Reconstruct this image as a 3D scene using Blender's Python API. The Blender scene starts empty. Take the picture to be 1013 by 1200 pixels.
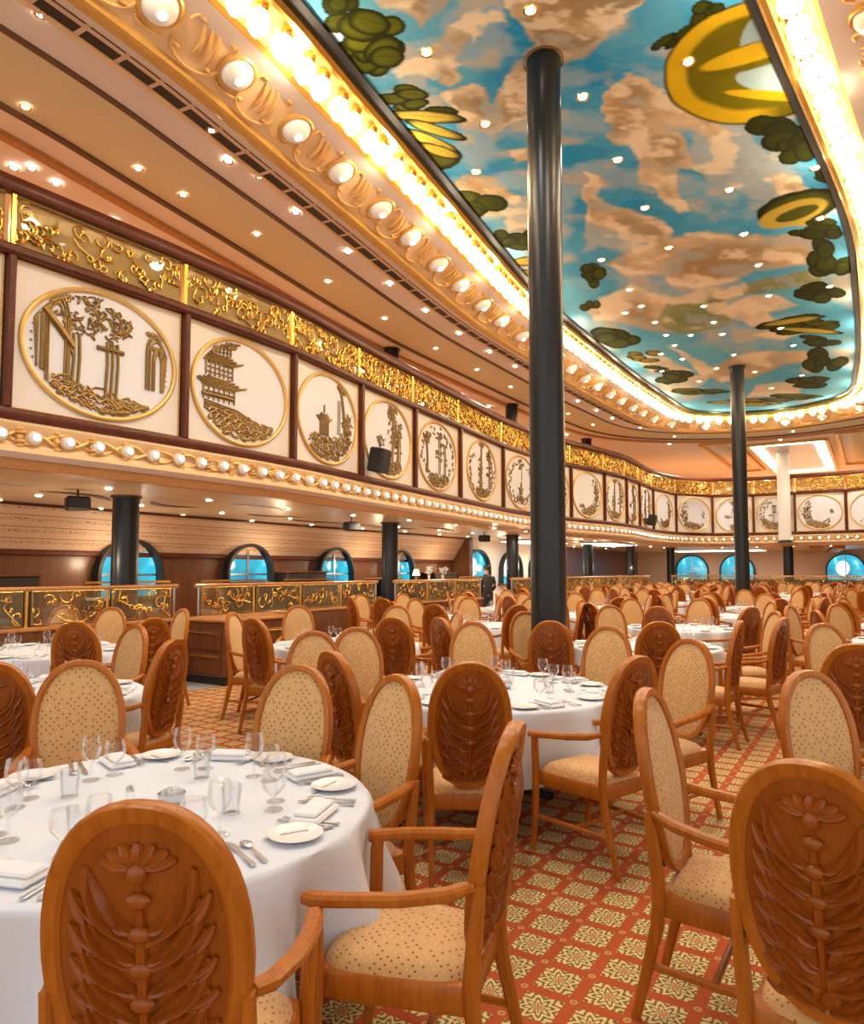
import bpy, math, random
import numpy as np
from mathutils import Vector, Matrix
from mathutils.geometry import tessellate_polygon
random.seed(7)
SC = bpy.context.scene
COL = SC.collection
PI = math.pi
# ------------------------------------------------------------------ camera
FPX = 830.0; EYE = 1.6; YAW = math.radians(31.95); TILT = math.radians(3.5)
CX = 506.5; CY = 669 - FPX * math.tan(TILT)
cd = bpy.data.cameras.new('camera'); cam = bpy.data.objects.new('camera', cd); COL.objects.link(cam)
cd.sensor_fit = 'HORIZONTAL'; cd.sensor_width = 36; cd.lens = 36 * FPX / 1013
cd.shift_y = (CY - 600) / 1013; cd.clip_start = 0.05; cd.clip_end = 200
cam.location = (0, 0, EYE); cam.rotation_euler = (PI / 2 + TILT, 0, YAW)
SC.camera = cam
# ------------------------------------------------------------------ world, lamps, exposure
SC.view_settings.view_transform = 'Standard'
SC.view_settings.look = 'None'
SC.view_settings.gamma = 1.0
SC.view_settings.exposure = 0.78
w = bpy.data.worlds.new('world'); SC.world = w; w.use_nodes = True
w.node_tree.nodes['Background'].inputs[0].default_value = (1.0, 0.95, 0.90, 1)
w.node_tree.nodes['Background'].inputs[1].default_value = 0.66
DOWN_W = 92; UNDER_W = 85; UPPER_W = 105; COVE_W = 36
def lamp(kind, loc, power, color, radius=0.08, spot=None):
    d = bpy.data.lights.new('lamp', kind); d.energy = power; d.color = color; d.shadow_soft_size = radius
    if spot: d.spot_size = math.radians(spot); d.spot_blend = 0.6
    o = bpy.data.objects.new('lamp', d); COL.objects.link(o); o.location = loc
    return o
WARM = (1, 0.78, 0.52); SOFT = (1, 0.90, 0.78)
for u_ in (1.5, 5, 9, 13, 17, 21, 25):
    for v_ in (-4.6, -3.0, -1.3):
        if abs(v_ + 3) < .2 and u_ in (21, 25) : continue
        lamp('SPOT', (v_, u_, 7.28), DOWN_W, SOFT, 0.15, 140)
for u_ in (4.5, 8.5, 12.5, 16.5, 20.5, 24.5, 28.5, 32.5):
    for v_ in (-9.4, -11.6):
        lamp('SPOT', (v_, u_, 2.74), UNDER_W, (1, .82, .60), 0.1, 165)
    lamp('POINT', (-12.1, u_, 1.75), 16, (1, .76, .50), 0.12); lamp('POINT', (-9.9, u_ + 1.5, 1.75), 12, (1, .76, .50), 0.12)  # added fill lights that brighten the under-balcony, without fixtures of their own
for v_ in (-7, -3, 1):
    lamp('SPOT', (v_, 38.5, 2.74), UNDER_W * 1.8, SOFT, 0.1, 160); lamp('SPOT', (v_, 43, 2.74), UNDER_W * 1.5, SOFT, 0.1, 160)
for u_ in (2.5, 6.5, 10.5, 14.5, 18.5, 22.5, 26.5, 30.5):
    lamp('SPOT', (-8.9, u_, 7.03), UPPER_W, (1, .84, .66), 0.1, 165); lamp('SPOT', (-11.6, u_, 7.03), UPPER_W, (1, .84, .66), 0.1, 165)
for v_, u_ in ((-5.5, 30), (-1, 30), (-6.8, 35), (-.6, 35), (-6.8, 39), (-.6, 39), (-9.5, 37), (-9.5, 41), (-3, 44.5), (-6, 44), (0, 44)):
    lamp('SPOT', (v_, u_, 7.03), UPPER_W * 2.2, SOFT, 0.1, 165)

# ------------------------------------------------------------------ photo pixel -> place in the room (metres)
def ray(px, py):
    x = (np.asarray(px, float) - CX) / FPX; y = (CY - np.asarray(py, float)) / FPX
    fw = math.cos(TILT) - y * math.sin(TILT); up = y * math.cos(TILT) + math.sin(TILT)
    return (x * math.cos(YAW) - fw * math.sin(YAW), x * math.sin(YAW) + fw * math.cos(YAW), up)
def at_z(px, py, z):
    d = ray(px, py); t = (z - EYE) / d[2]
    return d[0] * t, d[1] * t
def at_v(px, py, v):
    d = ray(px, py); t = v / d[0]
    return d[1] * t, EYE + d[2] * t
def cam2room(X, Z):
    return X * math.cos(YAW) - Z * math.sin(YAW), X * math.sin(YAW) + Z * math.cos(YAW)
def proj(v, u, z):
    X = v * math.cos(YAW) + u * math.sin(YAW); F = -v * math.sin(YAW) + u * math.cos(YAW); z = z - EYE
    fw = F * math.cos(TILT) + z * math.sin(TILT); up = -F * math.sin(TILT) + z * math.cos(TILT)
    return CX + FPX * X / fw, CY - FPX * up / fw, fw
def in_view(v, u, z, m=60):
    x, y, d = proj(v, u, z)
    return d > 0.2 and -m < x < 1013 + m and -m < y < 1200 + m

# ------------------------------------------------------------------ materials
class NT:
    def __init__(s, name):
        s.m = bpy.data.materials.new(name); s.m.use_nodes = True
        s.t = s.m.node_tree; s.b = s.t.nodes['Principled BSDF']; s.out = s.t.nodes['Material Output']
    def n(s, kind, **kw):
        x = s.t.nodes.new(kind)
        for k, v in kw.items(): setattr(x, k, v)
        return x
    def l(s, a, b): s.t.links.new(a, b)
    def setin(s, node, key, val):
        if isinstance(val, bpy.types.NodeSocket): s.l(val, node.inputs[key])
        else: node.inputs[key].default_value = val
    def math(s, op, a, b=0.0, c=None):
        x = s.n('ShaderNodeMath', operation=op); s.setin(x, 0, a); s.setin(x, 1, b)
        if c is not None: s.setin(x, 2, c)
        return x.outputs[0]
    def mix(s, f, a, b):
        x = s.n('ShaderNodeMix', data_type='RGBA'); s.setin(x, 0, f)
        s.setin(x, 6, (*a, 1) if isinstance(a, tuple) else a); s.setin(x, 7, (*b, 1) if isinstance(b, tuple) else b)
        return x.outputs[2]
    def coord(s, which='Object', scale=(1, 1, 1)):
        tc = s.n('ShaderNodeTexCoord'); mp = s.n('ShaderNodeMapping'); mp.inputs['Scale'].default_value = scale
        s.l(tc.outputs[which], mp.inputs[0]); return mp.outputs[0]
    def noise(s, vec, scale, detail=3, rough=.5, dist=0.0):
        x = s.n('ShaderNodeTexNoise'); s.l(vec, x.inputs['Vector']); x.inputs['Scale'].default_value = scale
        x.inputs['Detail'].default_value = detail; x.inputs['Roughness'].default_value = rough; x.inputs['Distortion'].default_value = dist
        return x.outputs[0]
    def ramp(s, fac, stops):
        x = s.n('ShaderNodeValToRGB'); e = x.color_ramp.elements
        while len(e) < len(stops): e.new(.5)
        for i, (p, c) in enumerate(stops): e[i].position = p; e[i].color = (*c, 1)
        s.l(fac, x.inputs[0]); return x.outputs[0]
    def bump(s, h, strength=.3, dist=.01):
        x = s.n('ShaderNodeBump'); x.inputs['Strength'].default_value = strength; x.inputs['Distance'].default_value = dist
        s.l(h, x.inputs['Height']); s.l(x.outputs[0], s.b.inputs['Normal'])
    def base(s, c, rough=.5, metal=0.0, **kw):
        s.setin(s.b, 'Base Color', (*c, 1) if isinstance(c, tuple) else c)
        s.b.inputs['Roughness'].default_value = rough; s.b.inputs['Metallic'].default_value = metal
        for k, v in kw.items(): s.setin(s.b, k.replace('_', ' '), v)
        return s
M = {}
def wood(name, dark, light, rough=.32, scale=1.0, coat=.35):
    t = NT(name); v = t.coord('Object', (14 * scale, 14 * scale, 1.6 * scale))
    n1 = t.noise(v, 2.2, 5, .6, 1.2)
    t.base(t.ramp(n1, [(.3, dark), (.7, light)]), rough, 0, Coat_Weight=coat, Coat_Roughness=.18); t.b.inputs['Specular IOR Level'].default_value = .3
    t.bump(n1, .05, .002); M[name] = t.m
wood('chair_wood', (.335, .092, .006), (.48, .150, .012), .34, 1.0, .12)
wood('carved_wood', (.235, .054, .004), (.32, .082, .006), .28, 1.0, .22)
wood('mahogany', (.065, .012, .005), (.13, .025, .008), .4, .5, .1)
wood('panel_wood', (.10, .035, .014), (.18, .065, .024), .35, .4)
wood('rail_wood', (.40, .15, .045), (.55, .24, .08), .3, .5)
def plain(name, c, rough=.5, metal=0.0, nscale=6.0, var=.10, bump=0.0, **kw):
    t = NT(name); n = t.noise(t.coord('Object'), nscale, 3)
    t.base(t.mix(n, tuple(x * (1 - var) for x in c), tuple(min(1, x * (1 + var)) for x in c)), rough, metal, **kw)
    if bump: t.bump(n, bump, .004)
    M[name] = t.m; return t
plain('cloth', (.67, .72, .81), .85, 0, 60, .015, .05)
plain('napkin', (.78, .79, .83), .85, 0, 40, .02, .1)
plain('china', (.84, .84, .83), .18, 0, 5, .01)
plain('silver', (.62, .63, .66), .28, 1.0, 8, .05)
plain('brass', (.83, .53, .13), .24, 1.0, 9, .12)
plain('gold_paint', (.72, .42, .11), .35, .55, 9, .15)
plain('gold_band', (.84, .60, .33), .45, .15, 4, .08)
plain('gold_scroll', (.78, .48, .17), .38, .3, 7, .12)
plain('bronze', (.25, .155, .05), .38, .65, 12, .25)
plain('medal_ring', (.76, .49, .16), .35, .45, 6, .08)
plain('column_black', (.010, .013, .016), .34, .3, 3, .1, Coat_Weight=.2, Coat_Roughness=.25)
plain('black', (.015, .014, .014), .5, 0, 6, .1)
plain('speaker_black', (.012, .013, .015), .55, 0, 300, .3, .3)
plain('ceil_pink', (.80, .69, .63), .6, 0, 2, .02)
plain('ceil_beige', (.68, .57, .36), .6, 0, 2, .03)
plain('ceil_under', (.68, .53, .35), .3, 0, 1.2, .06)
plain('panel_cream', (.78, .72, .66), .55, 0, 3, .015)
plain('medal_white', (.74, .75, .80), .5, 0, 3, .01)
plain('wall_cream', (.74, .58, .45), .6, 0, 2, .04)
plain('wall_white', (.72, .70, .68), .6, 0, 2, .03)
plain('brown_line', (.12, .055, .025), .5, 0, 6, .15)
plain('tan_trim', (.48, .22, .07), .45, .1, 22, .3)
plain('steel', (.55, .56, .58), .25, 1.0, 5, .06)
plain('tile_grey', (.50, .52, .53), .25, 0, 3, .08)
plain('skin', (.45, .24, .15), .5, 0, 8, .05)
plain('uniform', (.015, .016, .02), .7, 0, 30, .2)
plain('leather', (.03, .018, .014), .4, 0, 20, .2)
plain('red_disc', (.16, .02, .012), .35, 0, 7, .2)
plain('ivory_column', (.78, .76, .73), .3, 0, 2, .03)
def emis(name, c, strength, sampled=True, rough=.3):
    t = NT(name); t.base(c, rough); t.b.inputs['Emission Color'].default_value = (*c, 1); t.b.inputs['Emission Strength'].default_value = strength
    if not sampled: t.m.cycles.emission_sampling = 'NONE'
    M[name] = t.m
emis('bulb_glow', (1, .74, .38), 4.6)
emis('pearl', (.72, .66, .60), .10, False, .2)
emis('bulb_core', (1, .90, .74), 9, False)
emis('spot_glow', (1, .95, .85), 14, False)
emis('strip_glow', (1, .86, .60), 5)
emis('panel_glow', (1, .93, .80), 3)
emis('table_lamp_glow', (1, .80, .55), 3, False)
# tinted daylight seen through the windows: teal sky glow, bright patch
t = NT('window_glow'); n = t.noise(t.coord('Object', (1, 1, .8)), 1.3, 2)
c = t.ramp(n, [(.35, (.005, .16, .25)), (.6, (.02, .36, .50)), (.72, (.55, .9, 1.0))])
t.base((.02, .05, .06), .1); t.l(c, t.b.inputs['Emission Color']); t.b.inputs['Emission Strength'].default_value = 1.0; M['window_glow'] = t.m
t = NT('window_bright'); t.base((.02, .05, .06), .1); t.b.inputs['Emission Color'].default_value = (.6, .95, 1, 1); t.b.inputs['Emission Strength'].default_value = 1.3; M['window_bright'] = t.m
# thin glass
def thin_glass(name, tint, refl, rough=.03):
    t = NT(name); g = t.n('ShaderNodeBsdfGlossy'); g.inputs['Roughness'].default_value = rough; g.inputs[0].default_value = (1, 1, 1, 1)
    tr = t.n('ShaderNodeBsdfTransparent'); tr.inputs[0].default_value = (*tint, 1)
    fr = t.n('ShaderNodeFresnel'); fr.inputs[0].default_value = 1.5
    mx = t.n('ShaderNodeMixShader'); k = t.math('ADD', t.math('MULTIPLY', fr.outputs[0], refl), .02)
    t.l(k, mx.inputs[0]); t.l(tr.outputs[0], mx.inputs[1]); t.l(g.outputs[0], mx.inputs[2]); t.l(mx.outputs[0], t.out.inputs[0])
    M[name] = t.m
thin_glass('drink_glass', (.965, .97, .975), .55)
thin_glass('rail_glass', (.93, .92, .86), 1.0)
thin_glass('tint_glass', (.80, .72, .50), .8)
def frosted(name, src, col, k):
    m = M[src].copy(); m.name = name; nt = m.node_tree; o_ = nt.nodes['Material Output']; a = o_.inputs[0].links[0].from_socket
    d = nt.nodes.new('ShaderNodeBsdfDiffuse'); d.inputs[0].default_value = (*col, 1); x = nt.nodes.new('ShaderNodeMixShader'); x.inputs[0].default_value = k
    nt.links.new(a, x.inputs[1]); nt.links.new(d.outputs[0], x.inputs[2]); nt.links.new(x.outputs[0], o_.inputs[0]); M[name] = m
frosted('tan_glass', 'tint_glass', (.52, .38, .17), .62)
frosted('gold_glass', 'rail_glass', (.55, .36, .10), .35)
frosted('smoky_glass', 'rail_glass', (.50, .42, .28), .09)
# upholstery: gold fabric with little dark dots
t = NT('fabric'); uv = t.n('ShaderNodeUVMap'); mp = t.n('ShaderNodeMapping'); mp.inputs['Rotation'].default_value = (0, 0, math.radians(45)); t.l(uv.outputs[0], mp.inputs[0])
vo = t.n('ShaderNodeTexVoronoi', voronoi_dimensions='2D'); t.l(mp.outputs[0], vo.inputs['Vector']); vo.inputs['Scale'].default_value = 40; vo.inputs['Randomness'].default_value = .28
dot = t.math('LESS_THAN', vo.outputs['Distance'], .17)
sel = t.n('ShaderNodeSeparateColor'); t.l(vo.outputs['Color'], sel.inputs[0])
dc = t.mix(t.math('GREATER_THAN', sel.outputs[0], .62), (.20, .09, .03), (.70, .44, .19))
fb = t.noise(uv.outputs[0], 220, 2)
bc = t.mix(fb, (.56, .315, .115), (.68, .40, .16))
t.base(t.mix(dot, bc, dc), .75, 0, Sheen_Weight=.2); t.bump(fb, .1, .002); M['fabric'] = t.m
# carpet: diagonal-free lattice of rust bands round square floral tiles
t = NT('carpet'); g = t.n('ShaderNodeNewGeometry'); sp = t.n('ShaderNodeSeparateXYZ'); t.l(g.outputs['Position'], sp.inputs[0])
S = .2
def cell(o, sh):
    return t.math('SUBTRACT', t.math('FRACT', t.math('ADD', t.math('DIVIDE', o, S), 100 + sh)), .5)
fx = cell(sp.outputs[0], 0); fy = cell(sp.outputs[1], 0)
ax = t.math('ABSOLUTE', fx); ay = t.math('ABSOLUTE', fy)
sq = t.math('LESS_THAN', t.math('MAXIMUM', ax, ay), .375)
r = t.math('SQRT', t.math('ADD', t.math('MULTIPLY', fx, fx), t.math('MULTIPLY', fy, fy)))
th = t.math('ARCTAN2', fy, fx)
pet = t.math('MULTIPLY', t.math('COSINE', t.math('MULTIPLY', th, 8)), .07)
rr = t.math('ADD', r, pet)
wv = t.math('SINE', t.math('MULTIPLY', rr, 38))
nz = t.noise(g.outputs['Position'], 90, 2)
fl = t.math('GREATER_THAN', t.math('ADD', wv, t.math('MULTIPLY', t.math('SUBTRACT', nz, .5), 3.2)), .15)
sqc = t.mix(fl, (.74, .55, .25), (.17, .13, .035))
hub = t.math('LESS_THAN', r, .07); sqc = t.mix(hub, sqc, (.62, .22, .09))
cx_ = cell(sp.outputs[0], .5); cy_ = cell(sp.outputs[1], .5)
cr = t.math('SQRT', t.math('ADD', t.math('MULTIPLY', cx_, cx_), t.math('MULTIPLY', cy_, cy_)))
kn = t.math('MULTIPLY', t.math('LESS_THAN', cr, .075), t.math('GREATER_THAN', cr, .03))
band = t.mix(t.noise(g.outputs['Position'], 60, 2), (.38, .060, .011), (.50, .095, .02))
band = t.mix(kn, band, (.50, .33, .10))
t.base(t.mix(sq, band, sqc), .95, 0); t.bump(t.noise(g.outputs['Position'], 400, 2), .25, .004); M['carpet'] = t.m
# grille: black slots between pale bars (UV: along, across)
t = NT('grille'); uv = t.n('ShaderNodeUVMap'); sp = t.n('ShaderNodeSeparateXYZ'); t.l(uv.outputs[0], sp.inputs[0])
fa = t.math('FRACT', t.math('DIVIDE', sp.outputs[0], .5)); fb_ = t.math('FRACT', t.math('MULTIPLY', sp.outputs[1], 3))
slot = t.math('MULTIPLY', t.math('GREATER_THAN', fb_, .3), t.math('GREATER_THAN', fa, .12))
t.base(t.mix(slot, (.70, .50, .36), (.02, .012, .01)), .5); M['grille'] = t.m
# under-balcony frieze: cream boards with fine brown leaf lines
t = NT('frieze'); uv = t.n('ShaderNodeUVMap'); sp = t.n('ShaderNodeSeparateXYZ'); t.l(uv.outputs[0], sp.inputs[0])
fb_ = t.math('FRACT', t.math('MULTIPLY', sp.outputs[1], 4))
ln = t.math('LESS_THAN', fb_, .07)
mp = t.n('ShaderNodeMapping'); mp.inputs['Scale'].default_value = (16, 9, 1); t.l(uv.outputs[0], mp.inputs[0])
sc = t.math('MULTIPLY', t.math('GREATER_THAN', t.noise(mp.outputs[0], 2.5, 4), .54), t.math('MULTIPLY', t.math('GREATER_THAN', fb_, .55), t.math('LESS_THAN', fb_, .82)))
t.base(t.mix(t.math('MAXIMUM', ln, sc), (.72, .50, .34), (.34, .16, .07)), .5); M['frieze'] = t.m
# mural paint comes as a colour attribute of the ceiling mesh
t = NT('mural_paint'); a = t.n('ShaderNodeAttribute'); a.attribute_name = 'mural'
n = t.noise(t.coord('Object'), 3.5, 5, .65)
hs = t.n('ShaderNodeHueSaturation'); t.l(a.outputs['Color'], hs.inputs['Color']); t.l(t.math('ADD', t.math('MULTIPLY', n, .3), .84), hs.inputs['Value'])
t.base(hs.outputs[0], .9); t.b.inputs['Specular IOR Level'].default_value = .1; hs.inputs['Saturation'].default_value = 1.03; M['mural_paint'] = t.m

# ------------------------------------------------------------------ mesh builder
class MB:
    def __init__(s): s.v = []; s.f = []; s.uv = None; s.sm = True
    def add(s, vs, fs):
        o = len(s.v); s.v += [tuple(x) for x in vs]; s.f += [tuple(i + o for i in f) for f in fs]
        return s
    def box(s, c, d, b=0.0, rot=None):
        x, y, z = (k / 2 for k in d)
        if b <= 0:
            vs = [(i * x, j * y, k * z) for k in (-1, 1) for j in (-1, 1) for i in (-1, 1)]
            fs = [(0, 2, 3, 1), (4, 5, 7, 6), (0, 1, 5, 4), (2, 6, 7, 3), (0, 4, 6, 2), (1, 3, 7, 5)]
        else:
            b = min(b, x * .9, y * .9, z * .9); vs = []; idx = {}
            for i in (-1, 1):
                for j in (-1, 1):
                    for k in (-1, 1):
                        for a in range(3):
                            p = [i * (x - b), j * (y - b), k * (z - b)]; p[a] = (i, j, k)[a] * (x, y, z)[a]
                            idx[i, j, k, a] = len(vs); vs.append(tuple(p))
            fs = []
            for a in range(3):
                o1, o2 = [q for q in range(3) if q != a]
                for sg in (-1, 1):
                    ring = []
                    for p, q in ((-1, -1), (1, -1), (1, 1), (-1, 1)):
                        e = [0, 0, 0]; e[a] = sg; e[o1] = p; e[o2] = q; ring.append(idx[(*e, a)])
                    flip = (sg > 0) == (a == 1)
                    fs.append(tuple(ring[::-1] if flip else ring))
            for a in range(3):
                o1, o2 = [q for q in range(3) if q != a]
                for p in (-1, 1):
                    for q in (-1, 1):
                        e0 = [0, 0, 0]; e0[o1] = p; e0[o2] = q; e1 = list(e0); e0[a] = -1; e1[a] = 1
                        fs.append((idx[(*e0, o1)], idx[(*e1, o1)], idx[(*e1, o2)], idx[(*e0, o2)]))
            for i in (-1, 1):
                for j in (-1, 1):
                    for k in (-1, 1): fs.append(tuple(idx[i, j, k, a] for a in range(3)))
        if rot is not None: vs = [tuple(rot @ Vector(p)) for p in vs]
        return s.add([(p[0] + c[0], p[1] + c[1], p[2] + c[2]) for p in vs], fs)
    def sweep(s, path, prof, up=(0, 0, 1), closed=False, caps=True, scale=None):
        """prof: 2D points (side, up) swept along path."""
        P = [Vector(p) for p in path]; n = len(P); k = len(prof); up = Vector(up); vs = []
        for i, p in enumerate(P):
            a = P[(i - 1) % n] if (closed or i > 0) else p; b = P[(i + 1) % n] if (closed or i < n - 1) else p
            tg = (b - a).normalized(); sd = tg.cross(up)
            if sd.length < 1e-4: sd = tg.cross(Vector((1, 0, 0)))
            sd.normalize(); uu = sd.cross(tg).normalized(); q = scale[i] if scale else 1.0
            vs += [p + sd * (x * q) + uu * (y * q) for x, y in prof]
        fs = []
        for i in range(n if closed else n - 1):
            j = (i + 1) % n
            for a in range(k): b = (a + 1) % k; fs.append((i * k + a, i * k + b, j * k + b, j * k + a))
        if caps and not closed: fs += [tuple(range(k - 1, -1, -1)), tuple((n - 1) * k + a for a in range(k))]
        return s.add(vs, fs)
    def tube(s, path, r, n=8, closed=False, up=(0.13, 0.21, 0.97)):
        pr = [(math.cos(2 * PI * i / n), math.sin(2 * PI * i / n)) for i in range(n)]
        rs = list(r) if isinstance(r, (list, tuple)) else [r] * len(path)
        return s.sweep(path, pr, up, closed, True, rs)
    def lathe(s, prof, n=24, c=(0, 0, 0), caps=True):
        vs = []; k = len(prof)
        for i in range(n):
            a = 2 * PI * i / n; vs += [(c[0] + r * math.cos(a), c[1] + r * math.sin(a), c[2] + z) for r, z in prof]
        fs = [(i * k + j, ((i + 1) % n) * k + j, ((i + 1) % n) * k + j + 1, i * k + j + 1) for i in range(n) for j in range(k - 1)]
        if caps:
            if prof[0][0] > 1e-5: fs.append(tuple(i * k for i in range(n))[::-1])
            if prof[-1][0] > 1e-5: fs.append(tuple(i * k + k - 1 for i in range(n)))
        return s.add(vs, fs)
    def ball(s, c, r, nu=12, nv=8, rot=None):
        r = r if isinstance(r, (tuple, list)) else (r, r, r); vs = []; fs = []
        for j in range(nv + 1):
            ph = PI * j / nv
            for i in range(nu):
                a = 2 * PI * i / nu; p = Vector((r[0] * math.sin(ph) * math.cos(a), r[1] * math.sin(ph) * math.sin(a), r[2] * math.cos(ph)))
                if rot is not None: p = rot @ p
                vs.append((p[0] + c[0], p[1] + c[1], p[2] + c[2]))
        for j in range(nv):
            for i in range(nu): fs.append((j * nu + i, (j + 1) * nu + i, (j + 1) * nu + (i + 1) % nu, j * nu + (i + 1) % nu))
        return s.add(vs, fs)
    def strip(s, A, B, uv=False):
        o = len(s.v); n = len(A); vs = list(A) + list(B)
        s.add(vs, [(i, i + 1, n + i + 1, n + i) for i in range(n - 1)])
        if uv:
            L = 0; d = []
            for i in range(n):
                if i: L += (Vector(A[i]) - Vector(A[i - 1])).length
                d.append(L)
            s.uv = [(x, 0) for x in d] + [(x, 1) for x in d]
        return s
    def build(s, name, mat, parent=None, smooth=True, angle=35):
        me = bpy.data.meshes.new(name); me.from_pydata(s.v, [], s.f)
        me.materials.append(M[mat] if isinstance(mat, str) else mat)
        if s.uv is not None:
            ul = me.uv_layers.new(name='UVMap'); li = np.empty(len(me.loops), np.int32); me.loops.foreach_get('vertex_index', li)
            ul.data.foreach_set('uv', np.asarray(s.uv, np.float32)[li].ravel())
        me.validate(clean_customdata=False); me.update()
        import bmesh
        bm = bmesh.new(); bm.from_mesh(me); bmesh.ops.recalc_face_normals(bm, faces=bm.faces); bm.to_mesh(me); bm.free()
        if smooth:
            me.polygons.foreach_set('use_smooth', [True] * len(me.polygons))
            try: me.set_sharp_from_angle(angle=math.radians(angle))
            except Exception: pass
        o = bpy.data.objects.new(name, me); COL.objects.link(o)
        if parent: o.parent = parent
        return o
def tag(o, label, cat, group=None, kind=None):
    if label: o['label'] = label
    if cat: o['category'] = cat
    if group: o['group'] = group
    if kind: o['kind'] = kind
    return o
def empty(name, loc=(0, 0, 0), rz=0.0, label=None, cat=None, group=None):
    o = bpy.data.objects.new(name, None); COL.objects.link(o); o.empty_display_size = .1
    o.location = loc; o.rotation_euler = (0, 0, rz); return tag(o, label, cat, group)
def struct(mb, name, mat, label=None, **kw):
    o = mb.build(name, mat, **kw); o['kind'] = 'structure'
    if label: o['label'] = label
    return o
KIDS = {}
def kids(o):
    if o.name not in KIDS: KIDS[o.name] = list(o.children)
    return KIDS[o.name]
def dup(root, loc, rz=0.0, label=None, group=None, rot=None, scale=None):
    r = root.copy(); COL.objects.link(r); r.location = loc
    r.rotation_euler = rot if rot is not None else (0, 0, rz)
    if scale: r.scale = (scale,) * 3
    if label: r['label'] = label
    if group: r['group'] = group
    for ch in kids(root):
        c = ch.copy(); COL.objects.link(c); c.parent = r
        for g in kids(ch):
            d = g.copy(); COL.objects.link(d); d.parent = c
    return r
USED = set()
def place(proto, loc, rz, label, group=None, rot=None):
    """the prototype itself serves as the first instance"""
    if proto.name not in USED:
        USED.add(proto.name); kids(proto)
        for k in kids(proto): kids(k)
        proto.location = loc; proto.rotation_euler = rot if rot is not None else (0, 0, rz)
        proto['label'] = label
        if group: proto['group'] = group
        return proto
    return dup(proto, loc, rz, label, group, rot)
def crom(pts, step):
    """Catmull-Rom through pts, resampled at an even step."""
    P = [np.array(p, float) for p in pts]; P = [2 * P[0] - P[1]] + P + [2 * P[-1] - P[-2]]; out = []
    for i in range(1, len(P) - 2):
        for t_ in np.linspace(0, 1, 24, endpoint=False):
            a, b, c_, d = P[i - 1:i + 3]
            out.append(.5 * (2 * b + (c_ - a) * t_ + (2 * a - 5 * b + 4 * c_ - d) * t_ ** 2 + (3 * b - a - 3 * c_ + d) * t_ ** 3))
    out.append(P[-2]); out = np.array(out)
    L = np.r_[0, np.cumsum(np.linalg.norm(np.diff(out, axis=0), axis=1))]
    q = np.linspace(0, L[-1], max(2, int(L[-1] / step) + 1))
    return np.stack([np.interp(q, L, out[:, k]) for k in range(out.shape[1])], 1)
def normals2(C, sm=0):
    """unit normals to the left of travel for an open plan curve"""
    t_ = np.gradient(C, axis=0); n = np.stack([-t_[:, 1], t_[:, 0]], 1)
    for _ in range(sm): n[1:-1] = (n[:-2] + n[1:-1] * 2 + n[2:]) / 4
    return n / np.linalg.norm(n, axis=1)[:, None]
ORD = ['first', 'second', 'third', 'fourth', 'fifth', 'sixth', 'seventh', 'eighth', 'ninth', 'tenth', 'eleventh', 'twelfth', 'thirteenth', 'fourteenth', 'fifteenth', 'sixteenth', 'seventeenth', 'eighteenth', 'nineteenth', 'twentieth', 'twenty-first', 'twenty-second', 'twenty-third', 'twenty-fourth', 'twenty-fifth', 'twenty-sixth', 'twenty-seventh', 'twenty-eighth', 'twenty-ninth', 'thirtieth']
# ================================================================== THE ROOM
def rect_(d): return [(-d[0] / 2, -d[1] / 2), (d[0] / 2, -d[1] / 2), (d[0] / 2, d[1] / 2), (-d[0] / 2, d[1] / 2)]
U_FAR = 46.0; V_L = -13.0; V_R = 7.1; VC = -2.95
U0 = -4.0
# floor
struct(MB().box(((V_L + V_R) / 2, (U0 + U_FAR) / 2, -.05), (V_R - V_L, U_FAR - U0, .1)), 'floor', 'carpet', 'patterned rust and gold carpet', smooth=False)
mb = MB().box((-9.9, 7.1, .004), (4.2, 1.5, .008)); struct(mb, 'floor_tile', 'tile_grey', 'grey tiled walkway under the balcony', smooth=False)
# ---- fascia curve of the balcony (plan), travelling away along the left side, round the far end and back
FASC = crom([(-8.4, -3.5), (-8.3, 0), (-8.1, 3.5), (-7.92, 6.3), (-7.92, 8.5), (-8.25, 11.3), (-8.6, 15), (-8.95, 19), (-8.75, 22), (-8.2, 25), (-7.95, 27.5),
             (-8.1, 30.5), (-7.95, 33), (-7.3, 35), (-6.2, 36), (-4.7, 36.35), (-2.95, 36.4), (-1.2, 36.35), (.3, 36), (1.4, 35), (2.05, 33), (2.2, 30.5), (2.05, 27.5)], .2)
FN = normals2(FASC, 2)                       # points away from the room's middle
def foff(d, z): return [(p[0] + n[0] * d, p[1] + n[1] * d, z) for p, n in zip(FASC, FN)]
def fsweep(prof, name, mat, label=None, closed_prof=True):
    """prof: (distance outwards, z) points"""
    mb = MB(); k = len(prof)
    for d, z in prof: mb.v += foff(d, z)
    n = len(FASC)
    for a in range(k if closed_prof else k - 1):
        b = (a + 1) % k
        for i in range(n - 1): mb.f.append((a * n + i, a * n + i + 1, b * n + i + 1, b * n + i))
    return struct(mb, name, mat, label)
fsweep([(.17, 2.79), (.17, 5.23), (.26, 5.23), (.26, 2.79)], 'wall_balcony', 'panel_cream', 'long curved balcony front')
fsweep([(-.05, 3.27), (-.07, 3.30), (-.07, 3.37), (-.05, 3.40), (.18, 3.40), (.18, 3.27)], 'trim_1', 'mahogany', 'dark wood rail under the balcony panels')
fsweep([(-.05, 5.12), (-.08, 5.15), (-.08, 5.21), (-.05, 5.24), (.24, 5.24), (.24, 5.12)], 'trim_2', 'mahogany', 'dark wood rail over the balcony panels')
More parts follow.
